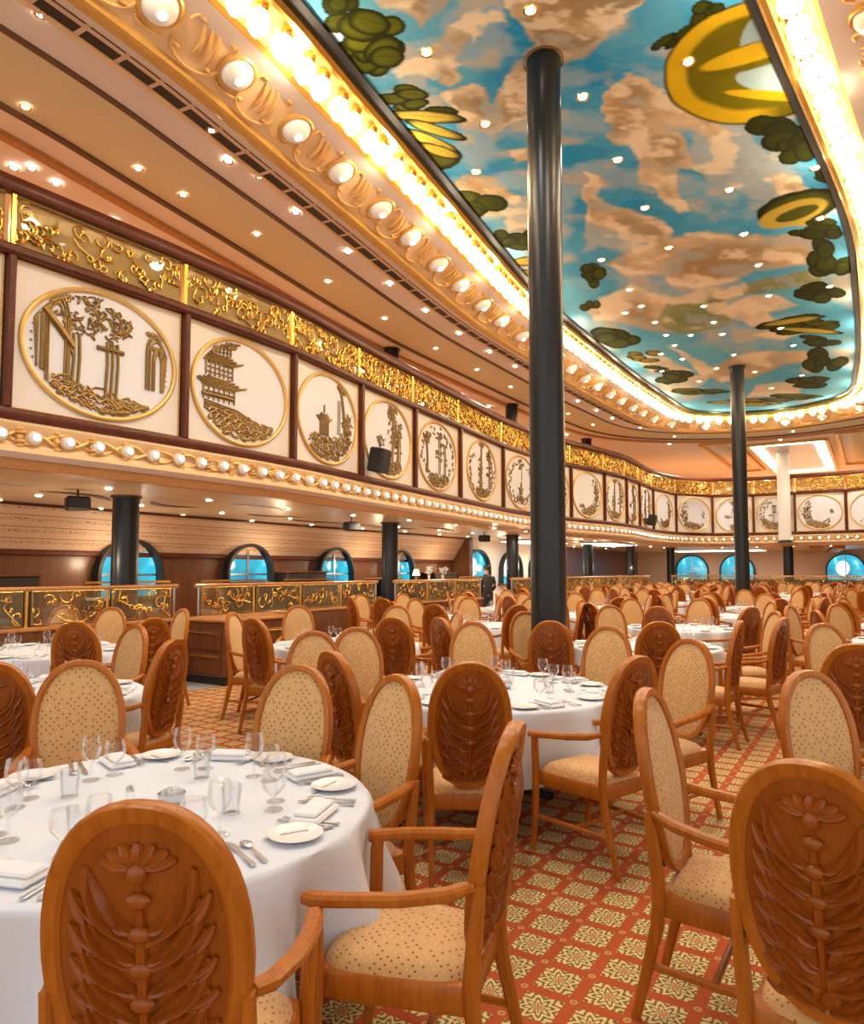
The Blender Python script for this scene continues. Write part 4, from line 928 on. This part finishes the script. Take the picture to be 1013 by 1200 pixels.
# ================================================================== CHAIRS
OZ, OA, OB = .812, .218, .331          # oval back: centre height, half width, half height
def yb(x, z): return -.205 - .17 * (z - .48) + .28 * x * x
def oval(t_, a, b, n=2.25):
    c, s = math.cos(t_), math.sin(t_)
    x = a * math.copysign(abs(c) ** (2 / n), c); z = b * math.copysign(abs(s) ** (2 / n), s)
    return x * (1 - .06 * max(0, -s)), z
def oval_disc(a, b, d, dome, uv=False, rings=6, n=40):
    mb = MB(); mb.uv = []
    for k in range(rings + 1):
        q = k / rings
        for i in range(n):
            x, z = oval(2 * PI * i / n, a * q, b * q); z += OZ; mb.v.append((x, yb(x, z) + d + dome * (1 - q ** 3), z)); mb.uv.append((x, z))
    for k in range(rings):
        for i in range(n): mb.f.append((k * n + i, k * n + (i + 1) % n, (k + 1) * n + (i + 1) % n, (k + 1) * n + i))
    return mb
def leaf(mb, p0, p1, wd, h, curve=0.0, y0=0.0, n=7):
    (x0, z0), (x1, z1) = p0, p1; dx, dz = x1 - x0, z1 - z0; L = math.hypot(dx, dz); nx, nz = -dz / L, dx / L; vs = []
    for i in range(n + 1):
        q = i / n; w_ = wd * math.sin(PI * (q * .86 + .07)) ** .8; c = curve * math.sin(PI * q); cx_, cz_ = x0 + dx * q + nx * c, z0 + dz * q + nz * c; hh = h * (.35 + .65 * math.sin(PI * min(1, q * .9 + .12)))
        for s, k in ((-1, 0), (-.55, .8), (0, 1 if wd < .012 else .62), (.55, .8), (1, 0)):
            x, z = cx_ + nx * w_ * s, cz_ + nz * w_ * s; vs.append((x, yb(x, z) - y0 - hh * k, z))
    fs = [(i * 5 + j, i * 5 + j + 1, (i + 1) * 5 + j + 1, (i + 1) * 5 + j) for i in range(n) for j in range(4)]
    mb.add(vs, fs)
def carving(full=True):
    mb = MB(); Y = .016
    for k in range(7):                                     # flower at the top
        a = PI * (k + .5) / 7; leaf(mb, (.012 * math.cos(a), 1.008 + .01 * math.sin(a)), (.080 * math.cos(a), 1.008 + .044 * math.sin(a) + .010), .017, .016, 0, Y, 6)
    mb.ball((0, yb(0, 1.0) - Y - .010, 1.0), (.020, .012, .022), 10, 7)
    for z in (.945, .875, .80, .725): mb.ball((0, yb(0, z) - Y - .010, z), (.026, .012, .017), 9, 6); 
    leaf(mb, (0, .585), (0, .985), .016, .016, 0, Y, 10)
    for sg in (-1, 1):
        for k in range(7):                                 # long leaves sweeping up and out from the stem
            z = .925 - .055 * k; q = k / 6; leaf(mb, (sg * .010, z - .075), (sg * (.112 + .024 * math.sin(PI * q)), z + .085 - .008 * k), .027, .026, sg * -.024, Y, 9)
        for k in range(7):
            z = .905 - .055 * k; leaf(mb, (sg * .070, z - .02), (sg * (.142 + .010 * math.sin(PI * k / 6)), z + .055 - .014 * k), 0.019, .022, sg * -.014, Y, 7)
        for k in range(7):                                 # veins on the long leaves and tips between them
            z = .925 - .055 * k; q = k / 6; x1 = .112 + .024 * math.sin(PI * q)
            leaf(mb, (sg * .022, z - .062), (sg * (x1 - .012), z + .070 - .008 * k), .005, .034, sg * -.024, Y, 8)
            leaf(mb, (sg * .060, z - .045), (sg * (x1 + .018), z + .022 - .012 * k), .008, .020, sg * -.010, Y, 5)
        for k in range(5): z = .865 - .065 * k; leaf(mb, (sg * .010, z + .012), (sg * .060, z + .05), .015, .026, sg * -.008, Y, 6)
        for k in range(7):                                 # fan at the foot
            a = math.radians(-84 + 25 * k); leaf(mb, (sg * .012, .640), (sg * (.012 + .125 * math.cos(a)), .640 + .098 * math.sin(a)), .021, .016, 0, Y, 6)
    return mb
def rect(w_, h): 
    b = min(w_, h) * .28; w_ /= 2; h /= 2
    return [(-w_ + b, -h), (w_ - b, -h), (w_, -h + b), (w_, h - b), (w_ - b, h), (-w_ + b, h), (-w_, h - b), (-w_, -h + b)]
def frame_ring(n=48):
    mb = MB(); pr = [(1.0, -.012), (1.0, .014), (.985, .022), (.90, .024), (.855, .018), (.845, .004), (.80, -.006), (.80, -.014), (.845, -.022), (.97, -.024)]
    for i in range(n):
        for q, d in pr:
            x, z = oval(2 * PI * i / n, OA * (1 - (1 - q) * 1.0), OB * (1 - (1 - q) * .66)); z += OZ; mb.v.append((x, yb(x, z) + d, z))
    k = len(pr); mb.f = [(i * k + a, i * k + (a + 1) % k, ((i + 1) % n) * k + (a + 1) % k, ((i + 1) % n) * k + a) for i in range(n) for a in range(k)]
    return mb
def rear_leg(s): return MB().sweep([(s * .195, -.315, 0), (s * .196, -.275, .16), (s * .198, -.232, .34), (s * .200, -.222, .46), (s * .206, -.236, .60), (s * .209, -.252, .74)], rect(.036, .046), (0, 1, 0), scale=[.72, .85, 1, 1, .95, .7])
def front_leg(s): return MB().sweep([(s * .235, .255, 0), (s * .235, .235, .2), (s * .237, .225, .42), (s * .245, .225, .62), (s * .25, .222, .655)], rect(.040, .044), (0, 1, 0), scale=[.66, .85, 1, .95, .9])
def arm(s): return MB().sweep([(s * .207, -.235, .735), (s * .232, -.16, .712), (s * .258, -.04, .695), (s * .266, .10, .680), (s * .260, .20, .666), (s * .247, .255, .66)], rect(.046, .034), scale=[.8, 1, 1, 1, 1.05, 1.0])
def apron():
    mb = MB(); P = [(-.20, -.225), (.20, -.225), (.232, .15), (.222, .225), (.12, .25), (0, .258), (-.12, .25), (-.222, .225), (-.232, .15)]
    n = len(P)
    for z, q in ((.375, .97), (.385, 1), (.445, 1), (.455, .97)): mb.v += [(x * q, y * q, z) for x, y in P]
    mb.f = [(k * n + i, k * n + (i + 1) % n, (k + 1) * n + (i + 1) % n, (k + 1) * n + i) for k in range(3) for i in range(n)] + [tuple(range(n))[::-1], tuple(3 * n + i for i in range(n))]
    return mb
def cushion():
    mb = MB(); mb.uv = []; n = 36; rg = [(.0, .512), (.4, .510), (.7, .502), (.86, .488), (.95, .468), (.97, .452)]
    for q, z in rg:
        for i in range(n):
            t_ = 2 * PI * i / n; c, s = math.cos(t_), math.sin(t_); x = .215 * math.copysign(abs(c) ** .42, c) * q; y = .235 * math.copysign(abs(s) ** .45, s) * q; x *= 1 + .10 * y / .235
            mb.v.append((x, y + .012, z)); f_ = 1 + (.512 - z) / .22; mb.uv.append((x * f_, y * f_))
    mb.f = [(k * n + i, k * n + (i + 1) % n, (k + 1) * n + (i + 1) % n, (k + 1) * n + i) for k in range(len(rg) - 1) for i in range(n)]
    return mb
def make_chair(level):
    e = empty('dining_armchair', (0, 0, 0), 0, None, 'chair')
    if level == 2:
        frame_ring().build('back_frame', 'chair_wood', e)
        pn = oval_disc(OA * .86, OB * .90, -.012, -.004).build('carved_panel', 'carved_wood', e); carving().build('carving', 'carved_wood', pn)
        oval_disc(OA * .855, OB * .905, .008, .024, True).build('back_cushion', 'fabric', e)
        for s in (-1, 1): rear_leg(s).build('leg', 'chair_wood', e); front_leg(s).build('leg', 'chair_wood', e); arm(s).build('armrest', 'chair_wood', e); MB().sweep([(s * .197, -.27, .20), (s * .236, .23, .20)], rect(.022, .026)).build('stretcher', 'chair_wood', e)
        MB().sweep([(-.214, -.04, .20), (.214, -.04, .20)], rect(.022, .026)).build('stretcher', 'chair_wood', e)
        apron().build('seat_frame', 'chair_wood', e); cushion().build('seat_cushion', 'fabric', e)
    else:
        f = frame_ring(28)
        for s in (-1, 1):
            for m in (rear_leg(s), front_leg(s), arm(s), MB().sweep([(s * .197, -.27, .20), (s * .236, .23, .20)], rect(.022, .026))): f.add(m.v, m.f)
        a = apron(); f.add(a.v, a.f); f.build('frame', 'chair_wood', e)
        pn = oval_disc(OA * .86, OB * .90, -.012, -.004, False, 3, 28)
        if level == 1: c = carving(); pn.add(c.v, c.f); pn.uv = None
        pn.build('carved_panel', 'carved_wood', e)
        oval_disc(OA * .855, OB * .905, .008, .024, True, 4, 28).build('back_cushion', 'fabric', e); cushion().build('seat_cushion', 'fabric', e)
    return e
CH = {2: make_chair(2), 1: make_chair(1), 0: make_chair(0)}
CHAIRS = []
def put_chair(v, u, dv, du, label, group=None, level=None):
    d = -v * math.sin(YAW) + u * math.cos(YAW)
    lv = level if level is not None else (2 if d < 9.5 else 1 if d < 16 else 0)
    for q in CHAIRS:
        if math.hypot(q[0] - v, q[1] - u) < (.66 if group else .45): return None
    CHAIRS.append((v, u)); return place(CH[lv], (v, u, 0), math.atan2(-dv, du), label, group)
def chair_px(x, y, X, Z, label, group=None):
    """a chair whose back's top shows at pixel x, y and that faces (X to the right, Z away) as the camera stands"""
    v, u = at_z(x, y, 1.143); L = math.hypot(X, Z); dv, du = cam2room(X / L, Z / L)
    v = float(v) + dv * .315; u = float(u) + du * .315
    if -v * math.sin(YAW) + u * math.cos(YAW) > 5.3:           # keep the farther seats clear of the table edges
        for tv, tu, tr, _ in TAB:
            d = math.hypot(v - tv, u - tu)
            if d < tr + .16: v = tv + (v - tv) * (tr + .16) / d; u = tu + (u - tu) * (tr + .16) / d
    return put_chair(v, u, dv, du, label, group)
# ================================================================== TABLES
def cloth_mesh(R, seed, n=112):
    r = random.Random(seed); mb = MB(); ph = r.uniform(0, PI / 2); p1, p2 = r.uniform(0, 6), r.uniform(0, 6); K = r.choice((9, 10, 11, 12))
    rows = [(0, 0, 0), (.5, 0, 0), (.9, 0, 0), (.985, 0, 0), (1.0, -.006, 0), (1.008, -.02, .1), (1.012, -.06, .25), (1.02, .2, .5), (1.03, .45, .75), (1.04, .72, .95), (1.05, 1, 1.1)]
    for i in range(n):
        t_ = 2 * PI * i / n; drop = .33 + .12 * abs(math.sin(2 * (t_ - ph))) ** 2.2 * 1.0
        f = .060 * math.sin(K * t_ + p1 + .6 * math.sin(2 * t_)) + .022 * math.sin((K * 2 - 3) * t_ + p2)
        for q, z, k in rows:
            rr = R * q + f * k * (1.35 if k > .9 else 1); zz = z if z <= 0 else -.06 - (drop - .06) * z
            mb.v.append((rr * math.cos(t_), rr * math.sin(t_), zz))
    m = len(rows); mb.f = [(i * m + j, ((i + 1) % n) * m + j, ((i + 1) % n) * m + j + 1, i * m + j + 1) for i in range(n) for j in range(m - 1)]
    return mb
TH_ = .755
def table(v, u, R, desc, seed):
    e = empty('round_table', (v, u, 0), 0, f'round pedestal table beneath the cloth, {desc}', 'table', None)
    MB().lathe([(0, .72), (R - .03, .72), (R - .02, .73), (R - .03, .745), (0, .745)], 48).build('tabletop', 'panel_wood', e)
    MB().lathe([(.10, .04), (.07, .12), (.06, .6), (.14, .71)], 20).build('pedestal', 'black', e)
    for k in range(4):
        a = k * PI / 2 + .4; MB().sweep([(.05 * math.cos(a), .05 * math.sin(a), .09), (.42 * math.cos(a), .42 * math.sin(a), .025)], rect(.07, .05)).build('foot', 'black', e)
    c = cloth_mesh(R, seed).build('tablecloth', 'cloth', None, True, 60); c.location = (v, u, TH_)
    tag(c, f'white tablecloth hanging in folds over the {desc}', 'tablecloth'); return c
# ================================================================== TABLEWARE
def ware(name, cat): return empty(name, (0, 0, 0), 0, None, cat)
wg = ware('wine_glass', 'glass')
MB().lathe([(.034, 0), (.032, .004), (.006, .009), (.005, .068), (.012, .076), (.032, .094), (.040, .12), (.038, .15), (.034, .172)], 20, caps=True).build('bowl', 'drink_glass', wg)
gb = ware('goblet', 'glass')
MB().lathe([(.034, 0), (.032, .004), (.007, .009), (.006, .045), (.02, .055), (.040, .078), (.044, .105), (.039, .138)], 20).build('bowl', 'drink_glass', gb)
tb = ware('tumbler', 'glass')
MB().lathe([(.030, 0), (.037, .10), (.034, .10), (.027, .008), (0, .008)], 20).build('glass', 'drink_glass', tb)
pl = ware('side_plate', 'plate')
MB().lathe([(0, .004), (.052, .004), (.060, .008), (.086, .015), (.088, .018), (.084, .017), (.058, .011), (.050, .008), (0, .008)], 36).build('plate', 'china', pl)
np_ = ware('napkin', 'napkin')
mb = MB(); mb.box((0, 0, .012), (.20, .11, .02), .009); mb.box((.01, .006, .028), (.17, .085, .014), .007); mb.build('folded_cloth', 'napkin', np_)
def cutlery(kind):
    e = ware(kind, 'cutlery'); h = MB()
    h.sweep([(0, -.10, .006), (0, -.05, .007), (0, 0, .009), (0, .02, .008)], rect(.014, .005), scale=[1.25, 1.0, .6, .5]); h.build('handle', 'silver', e)
    if kind == 'knife': MB().sweep([(0, .018, .008), (.002, .05, .007), (.002, .09, .006), (-.002, .118, .005)], rect(.020, .003), scale=[.6, 1, .95, .3]).build('blade', 'silver', e)
    elif kind == 'fork':
        m = MB(); m.sweep([(0, .018, .008), (0, .04, .007), (0, .06, .009)], rect(.022, .003), scale=[.4, .9, 1.1])
        for k in range(4): x = -.0095 + .0063 * k; m.sweep([(x, .058, .009), (x, .08, .008), (x, .10, .012)], rect(.0035, .003))
        m.build('tines', 'silver', e)
    else: MB().ball((0, .055, .008), (.019, .033, .005), 14, 8).build('bowl', 'silver', e)
    return e
kn, fk, sn = cutlery('knife'), cutlery('fork'), cutlery('spoon')
sh = ware('pepper_mill', 'shaker'); MB().lathe([(.018, 0), (.016, .03), (.014, .045)], 14).build('glass', 'drink_glass', sh); MB().lathe([(.015, .045), (.016, .055), (.008, .066), (0, .067)], 14).build('cap', 'silver', sh)
sb = ware('sugar_bowl', 'bowl'); MB().lathe([(.025, 0), (.028, .004), (.045, .02), (.05, .045), (.047, .045), (.04, .02), (0, .012)], 24).build('bowl', 'silver', sb)
mb = MB(); r_ = random.Random(3)
for k in range(12): mb.box((r_.uniform(-.025, .025), r_.uniform(-.025, .025), .035 + r_.uniform(0, .012)), (.03, .004, .04), 0, Matrix.Rotation(r_.uniform(0, 3), 3, 'Z'))
mb.build('sachets', 'china', sb)
TZ = TH_ + .001
SIDES = ['near', 'near right', 'right', 'far right', 'far', 'far left', 'left', 'near left']
def side_of(v, u, cv, cu):
    X = (v - cv) * math.cos(YAW) + (u - cu) * math.sin(YAW); F = -(v - cv) * math.sin(YAW) + (u - cu) * math.cos(YAW)
    return SIDES[int(round(math.atan2(X, -F) / (PI / 4))) % 8]
def setting(cv, cu, R, ang, desc, level, seed):
    """one place laid at the table, ang = direction from the table's middle to the guest"""
    r = random.Random(seed); d = np.array([math.cos(ang), math.sin(ang)]); s = np.array([-d[1], d[0]])   # s: guest's right
    sd = side_of(cv + d[0], cu + d[1], cv, cu)
    def at(rad, side, z=TZ): p = np.array([cv, cu]) + d * rad + s * side; return (p[0], p[1], z)
    rz = ang + PI / 2                                       # local +Y points to the table's middle
    J = lambda k=.12: r.uniform(-k, k)
    def put(pr, rad, side, rot, what, where='place'):
        P = at(rad, side)
        if in_view(*P, 70): place(pr, P, rot, f'{what} at the {sd} {where} of the {desc}', f'{pr.name.split(".")[0].replace("_", " ")}s on the {desc}')
    put(pl, R - .15, -.19, rz, 'white side plate'); put(wg, R - .36, .13, rz, 'tall wine glass'); put(gb, R - .33, .04 + J(.01), rz, 'round water goblet')
    if level >= 1: put(np_, R - .16, .0, rz + J(.3) + PI / 2 * (seed % 2), 'folded white napkin'); put(kn, R - .16, .135, rz + J(.05), 'dinner knife'); put(fk, R - .16, -.085, rz + J(.05), 'dinner fork')
    if level >= 2:
        put(kn, R - .15, -.16, rz + J(.3) + .5, 'small butter knife'); dupz = COL.objects[-1]
        put(sn, R - .17, .175, rz + J(.06), 'spoon'); put(fk, R - .15, -.058 + J(.004), rz + J(.05), 'small inner fork')
        if seed % 2 == 0: put(tb, R - .46, -.02, rz, 'straight tumbler')
def lay(cv, cu, R, desc, level, a0, n, seed):
    for k in range(n): setting(cv, cu, R, a0 + 2 * PI * k / n, desc, level, seed * 10 + k)
    if level >= 1:
        for pr, dx, what in ((sh, -.06, 'small glass pepper shaker'), (sb, .08, 'silver sugar bowl')):
            P = (cv + dx, cu + dx * .5, TZ)
            if in_view(*P, 0): place(pr, P, .3, f'{what} in the middle of the {desc}', None)
# ---- the tables that stand nearest, where the photo shows them (camera frame X, Z)
TAB = []
def near_table(X, Z, R, desc, level, seed, n=8, a0=0.0):
    v, u = cam2room(X, Z); table(v, u, R, desc, seed); lay(v, u, R, desc, level, a0, n, seed); TAB.append((v, u, R, desc)); return v, u
near_table(-1.03, 2.62, .80, 'front table', 2, 1, 8, .35)
near_table(.44, 5.15, .87, 'second table', 2, 2, 8, .2)
near_table(2.32, 2.30, .84, 'right edge table', 1, 3, 8, .5)
near_table(-2.85, 4.90, .82, 'left edge table', 1, 4)
near_table(-4.1, 7.6, .82, 'left railing table', 1, 5)
near_table(-1.0, 8.3, .85, 'table by the cabinet', 1, 6)
near_table(2.40, 8.10, .84, 'table by the column', 1, 7, 8, .3)
near_table(3.95, 4.95, .82, 'right rear table', 1, 8)
G = None
for a in [
    (163, 938, .02, 1.0, 'big carved-back armchair closest to the camera, before the front table'),
    (604, 846, -1, .30, 'armchair seen from the side right of the front table, arms pointing left'),
    (468, 790, -.80, -.62, 'tan upholstered armchair right of the front table, behind the side-on chair'),
    (352, 778, -.40, -.92, 'tan armchair at the far right side of the front table'),
    (95, 773, .42, -.9, 'tan armchair at the far left side of the front table'),
    (-12, 775, -.4, 1, 'dark carved-back armchair cut by the left picture edge'),
    (148, 733, -.55, -.84, 'tan armchair turned half left behind the front table'),
    (205, 748, -1, .22, 'carved-back armchair seen nearly edge-on left of the open carpet'),
    (88, 728, -.15, 1, 'carved-back armchair before the table by the railing at the left'),
    (78, 709, .2, -1, 'armchair mostly hidden behind the carved one by the left railing table'),
    (180, 724, -.75, .66, 'carved-back armchair standing behind the edge-on chair at the left'),
    (297, 724, .62, .80, 'carved-back armchair at the near left of the table by the service cabinet'),
    (275, 717, 1, -.18, 'slim-looking tan armchair in front of the service cabinet'),
    (350, 709, .2, -1, 'tan armchair at the far side of the table by the service cabinet'),
    (367, 739, .35, -.93, 'tan armchair half hidden, left of the broad tan one'),
    (430, 735, .35, -.93, 'broad tan armchair behind the front table, turned to the second table'),
    (388, 762, .80, .62, 'carved-back armchair leaning in between two tan chairs, before the second table'),
    (551, 775, .02, 1, 'carved-back armchair squarely before the second table'),
    (748, 768, -.62, .80, 'carved-back armchair on the aisle side of the second table'),
    (698, 734, -.55, -.83, 'tan armchair at the far right of the second table beside the tallest column'),
    (557, 730, .05, -1, 'tan armchair facing the camera across the second table'),
    (810, 748, -.80, -.50, 'tan armchair turned to the left in the aisle beyond the second table'),
    (773, 728, .15, 1, 'carved-back armchair before the table right of the tallest column'),
    (868, 727, -.85, .58, 'carved-back armchair on the aisle, arms pointing left'),
    (757, 806, .84, -.54, 'tan armchair seen from the side in the right foreground, facing right'),
    (948, 891, .70, .72, 'big carved-back armchair in the lower right corner'),
    (945, 785, .36, -.93, 'tan armchair at the far side of the right-hand table'),
    (1003, 754, .5, .87, 'carved-back armchair cut by the right picture edge'),
    (964, 730, .15, -1, 'tan armchair behind the one at the right-hand table'),
    (615, 716, .30, -.95, 'tan armchair left of the tallest column, arm pointing right'),
    (645, 727, .2, .98, 'carved-back armchair half hidden by the tallest column'),
    (460, 723, .25, .97, 'carved-back armchair behind the broad tan one'),
    (497, 715, -.95, -.25, 'tan armchair seen edge-on, facing left, left of the middle'),
    (515, 723, .85, .55, 'carved-back armchair seen obliquely left of the middle tan one'),
    (466, 709, -.2, -1, 'tan armchair one row behind the broad tan one'),
]: chair_px(*a)
# ---- the rest of the dining room, rows running away from the camera
ROWS = {'aisle row': (.55, [10.3, 13.6, 16.9, 20.2, 23.5, 26.8, 30.1, 33.0]), 'middle row': (-2.35, [11.2, 14.5, 17.7, 24.2, 27.4, 30.6, 33.4]),
        'left row': (-5.1, [9.8, 13.0, 16.2, 19.4, 22.6, 25.8, 29.0, 32.2]), 'railing row': (-7.0, [11.4, 14.6, 17.8, 21.0, 24.2, 27.4, 30.6])}
rr = random.Random(11)
for row, (v0, us) in ROWS.items():
    for k, u0 in enumerate(us):
        v = v0 + rr.uniform(-.18, .18); u = u0 + rr.uniform(-.25, .25); R = .80; a0 = rr.uniform(0, PI / 4)
        if not in_view(v, u, .8, 140): continue
        desc = f'{ORD[k]} table of the {row}'
        table(v, u, R, desc, 40 + len(TAB)); d = -v * math.sin(YAW) + u * math.cos(YAW); TAB.append((v, u, R, desc))
        lay(v, u, R, desc, 0, a0 + .2, 8 if d < 18 else 4, 60 + len(TAB))
        for q in range(8):
            a = a0 + q * PI / 4; dd = 1.12 + rr.uniform(-.03, .12); cv, cu = v + dd * math.cos(a), u + dd * math.sin(a); tw = a + PI + rr.uniform(-.3, .3)
            if not in_view(cv, cu, 1.0, 60): continue
            if any(math.hypot(cv - t_[0], cu - t_[1]) < t_[2] + .25 for t_ in TAB if t_[3] != desc): continue
            if math.hypot(cv + 2.98, cu - 7.15) < .6 or math.hypot(cv + 3.1, cu - 21.2) < .55: continue
            put_chair(cv, cu, math.cos(tw), math.sin(tw), f'oval-backed armchair on the {side_of(cv, cu, v, u)} side of the {desc}', f'armchairs of the {row}')
# remaining seats of the nearer tables
for (v, u, R, desc), ks in zip(TAB[:8], ((), (), (), (6,), (6, 4, 3), (2, 3), (1, 2, 3, 4, 5), (4, 3, 2, 7, 0))):
    for q in ks:
        a = math.atan2(*reversed(cam2room(math.sin(q * PI / 4), -math.cos(q * PI / 4)))); cv, cu = v + 1.2 * math.cos(a), u + 1.2 * math.sin(a)
        if in_view(cv, cu, 1.0, 30) and all(math.hypot(cv - c[0], cu - c[1]) > .62 for c in CHAIRS): put_chair(cv, cu, -math.cos(a), -math.sin(a), f'oval-backed armchair on the {SIDES[q]} side of the {desc}', 'further armchairs of the nearer tables')
# ================================================================== A WAITER BEHIND THE RAILING
def skin_body(name, joints, edges, mat, parent, sub=2):
    me = bpy.data.meshes.new(name); me.from_pydata([j[0] for j in joints], edges, []); o = bpy.data.objects.new(name, me); COL.objects.link(o)
    md = o.modifiers.new('skin', 'SKIN'); md.use_smooth_shade = True
    for k, j in enumerate(joints):
        sv = me.skin_vertices[0].data[k]; r = j[1] if isinstance(j[1], tuple) else (j[1], j[1]); sv.radius = r; sv.use_root = k == 0
    sdm = o.modifiers.new('sub', 'SUBSURF'); sdm.levels = sub; sdm.render_levels = sub
    me.materials.append(M[mat]); o.parent = parent; return o
m_ = (571 - CX) / FPX; d_ = ray(571, 690); t_ = -9.75 / d_[0]; PV, PU = -9.75, float(d_[1] * t_)
e = empty('person', (PV, PU, 0), math.radians(60), 'person in dark uniform with dark hair standing behind the railing by the white wall', 'person')
bd = skin_body('body', [((0, 0, .95), (.15, .11)), ((0, 0, 1.15), (.14, .10)), ((0, .01, 1.36), (.17, .11)), ((0, .01, 1.47), (.07, .06)), ((0, .02, 1.55), .05), ((0, .03, 1.63), (.075, .09)), ((0, .03, 1.70), (.07, .085)),
    ((.10, 0, .88), .085), ((.105, .01, .50), .062), ((.11, -.02, .10), .042), ((.11, .10, .04), .035), ((-.10, 0, .88), .085), ((-.105, .01, .50), .062), ((-.11, -.02, .10), .042), ((-.11, .10, .04), .035),
    ((.19, 0, 1.40), .06), ((.25, -.03, 1.13), .045), ((.22, .14, .98), .034), ((-.19, 0, 1.40), .06), ((-.25, -.03, 1.13), .045), ((-.22, .14, .98), .034)],
    [(0, 1), (1, 2), (2, 3), (3, 4), (4, 5), (5, 6), (0, 7), (7, 8), (8, 9), (9, 10), (0, 11), (11, 12), (12, 13), (13, 14), (2, 15), (15, 16), (16, 17), (2, 18), (18, 19), (19, 20)], 'skin', e)
for s in (-1, 1):                                            # hands: palm, four fingers, thumb
    hx, hy, hz = s * .215, .17, .955; J = [((hx, hy - .03, hz + .02), .026), ((hx, hy + .03, hz - .01), (.034, .016))]; E_ = [(0, 1)]
    for k in range(4): x = hx + (k - 1.5) * .019; b = len(J); J += [((x, hy + .07, hz - .02), .009), ((x, hy + .10 + .006 * (1.5 - abs(k - 1.5)), hz - .04), .008)]; E_ += [(1, b), (b, b + 1)]
    b = len(J); J += [((hx - s * .04, hy + .03, hz), .010), ((hx - s * .05, hy + .06, hz - .015), .009)]; E_ += [(0, b), (b, b + 1)]
    skin_body('hand', J, E_, 'skin', e, 1)
MB().ball((0, .02, 1.70), (.088, .108, .10), 16, 10).build('hair', 'black', e)
m = MB(); m.lathe([(.15, .93), (.17, 1.0), (.155, 1.15), (.185, 1.34), (.16, 1.44), (.075, 1.50)], 20, caps=False); m.v = [(x * 1.12, y * .82 + .005, z) for x, y, z in m.v]; m.build('jacket', 'uniform', e)
for s in (-1, 1):
    MB().tube([(s * .18, 0, 1.42), (s * .235, -.02, 1.26), (s * .255, -.03, 1.13), (s * .235, .07, 1.03)], [.075, .062, .056, .048], 10).build('sleeve', 'uniform', e)
    MB().tube([(s * .09, 0, .97), (s * .105, .01, .70), (s * .11, .0, .45), (s * .112, -.02, .07)], [.115, .095, .08, .065], 12).build('trouser_leg', 'uniform', e)
    MB().ball((s * .112, .05, .04), (.05, .13, .045), 12, 8).build('shoe', 'black', e); MB().ball((s * .03, .118, 1.665), (.011, .008, .008), 8, 6).build('eye', 'black', e)
MB().ball((0, .128, 1.635), (.013, .02, .02), 8, 6).build('nose', 'skin', e); MB().box((0, .116, 1.598), (.042, .012, .008), .002).build('mouth', 'red_disc', e)
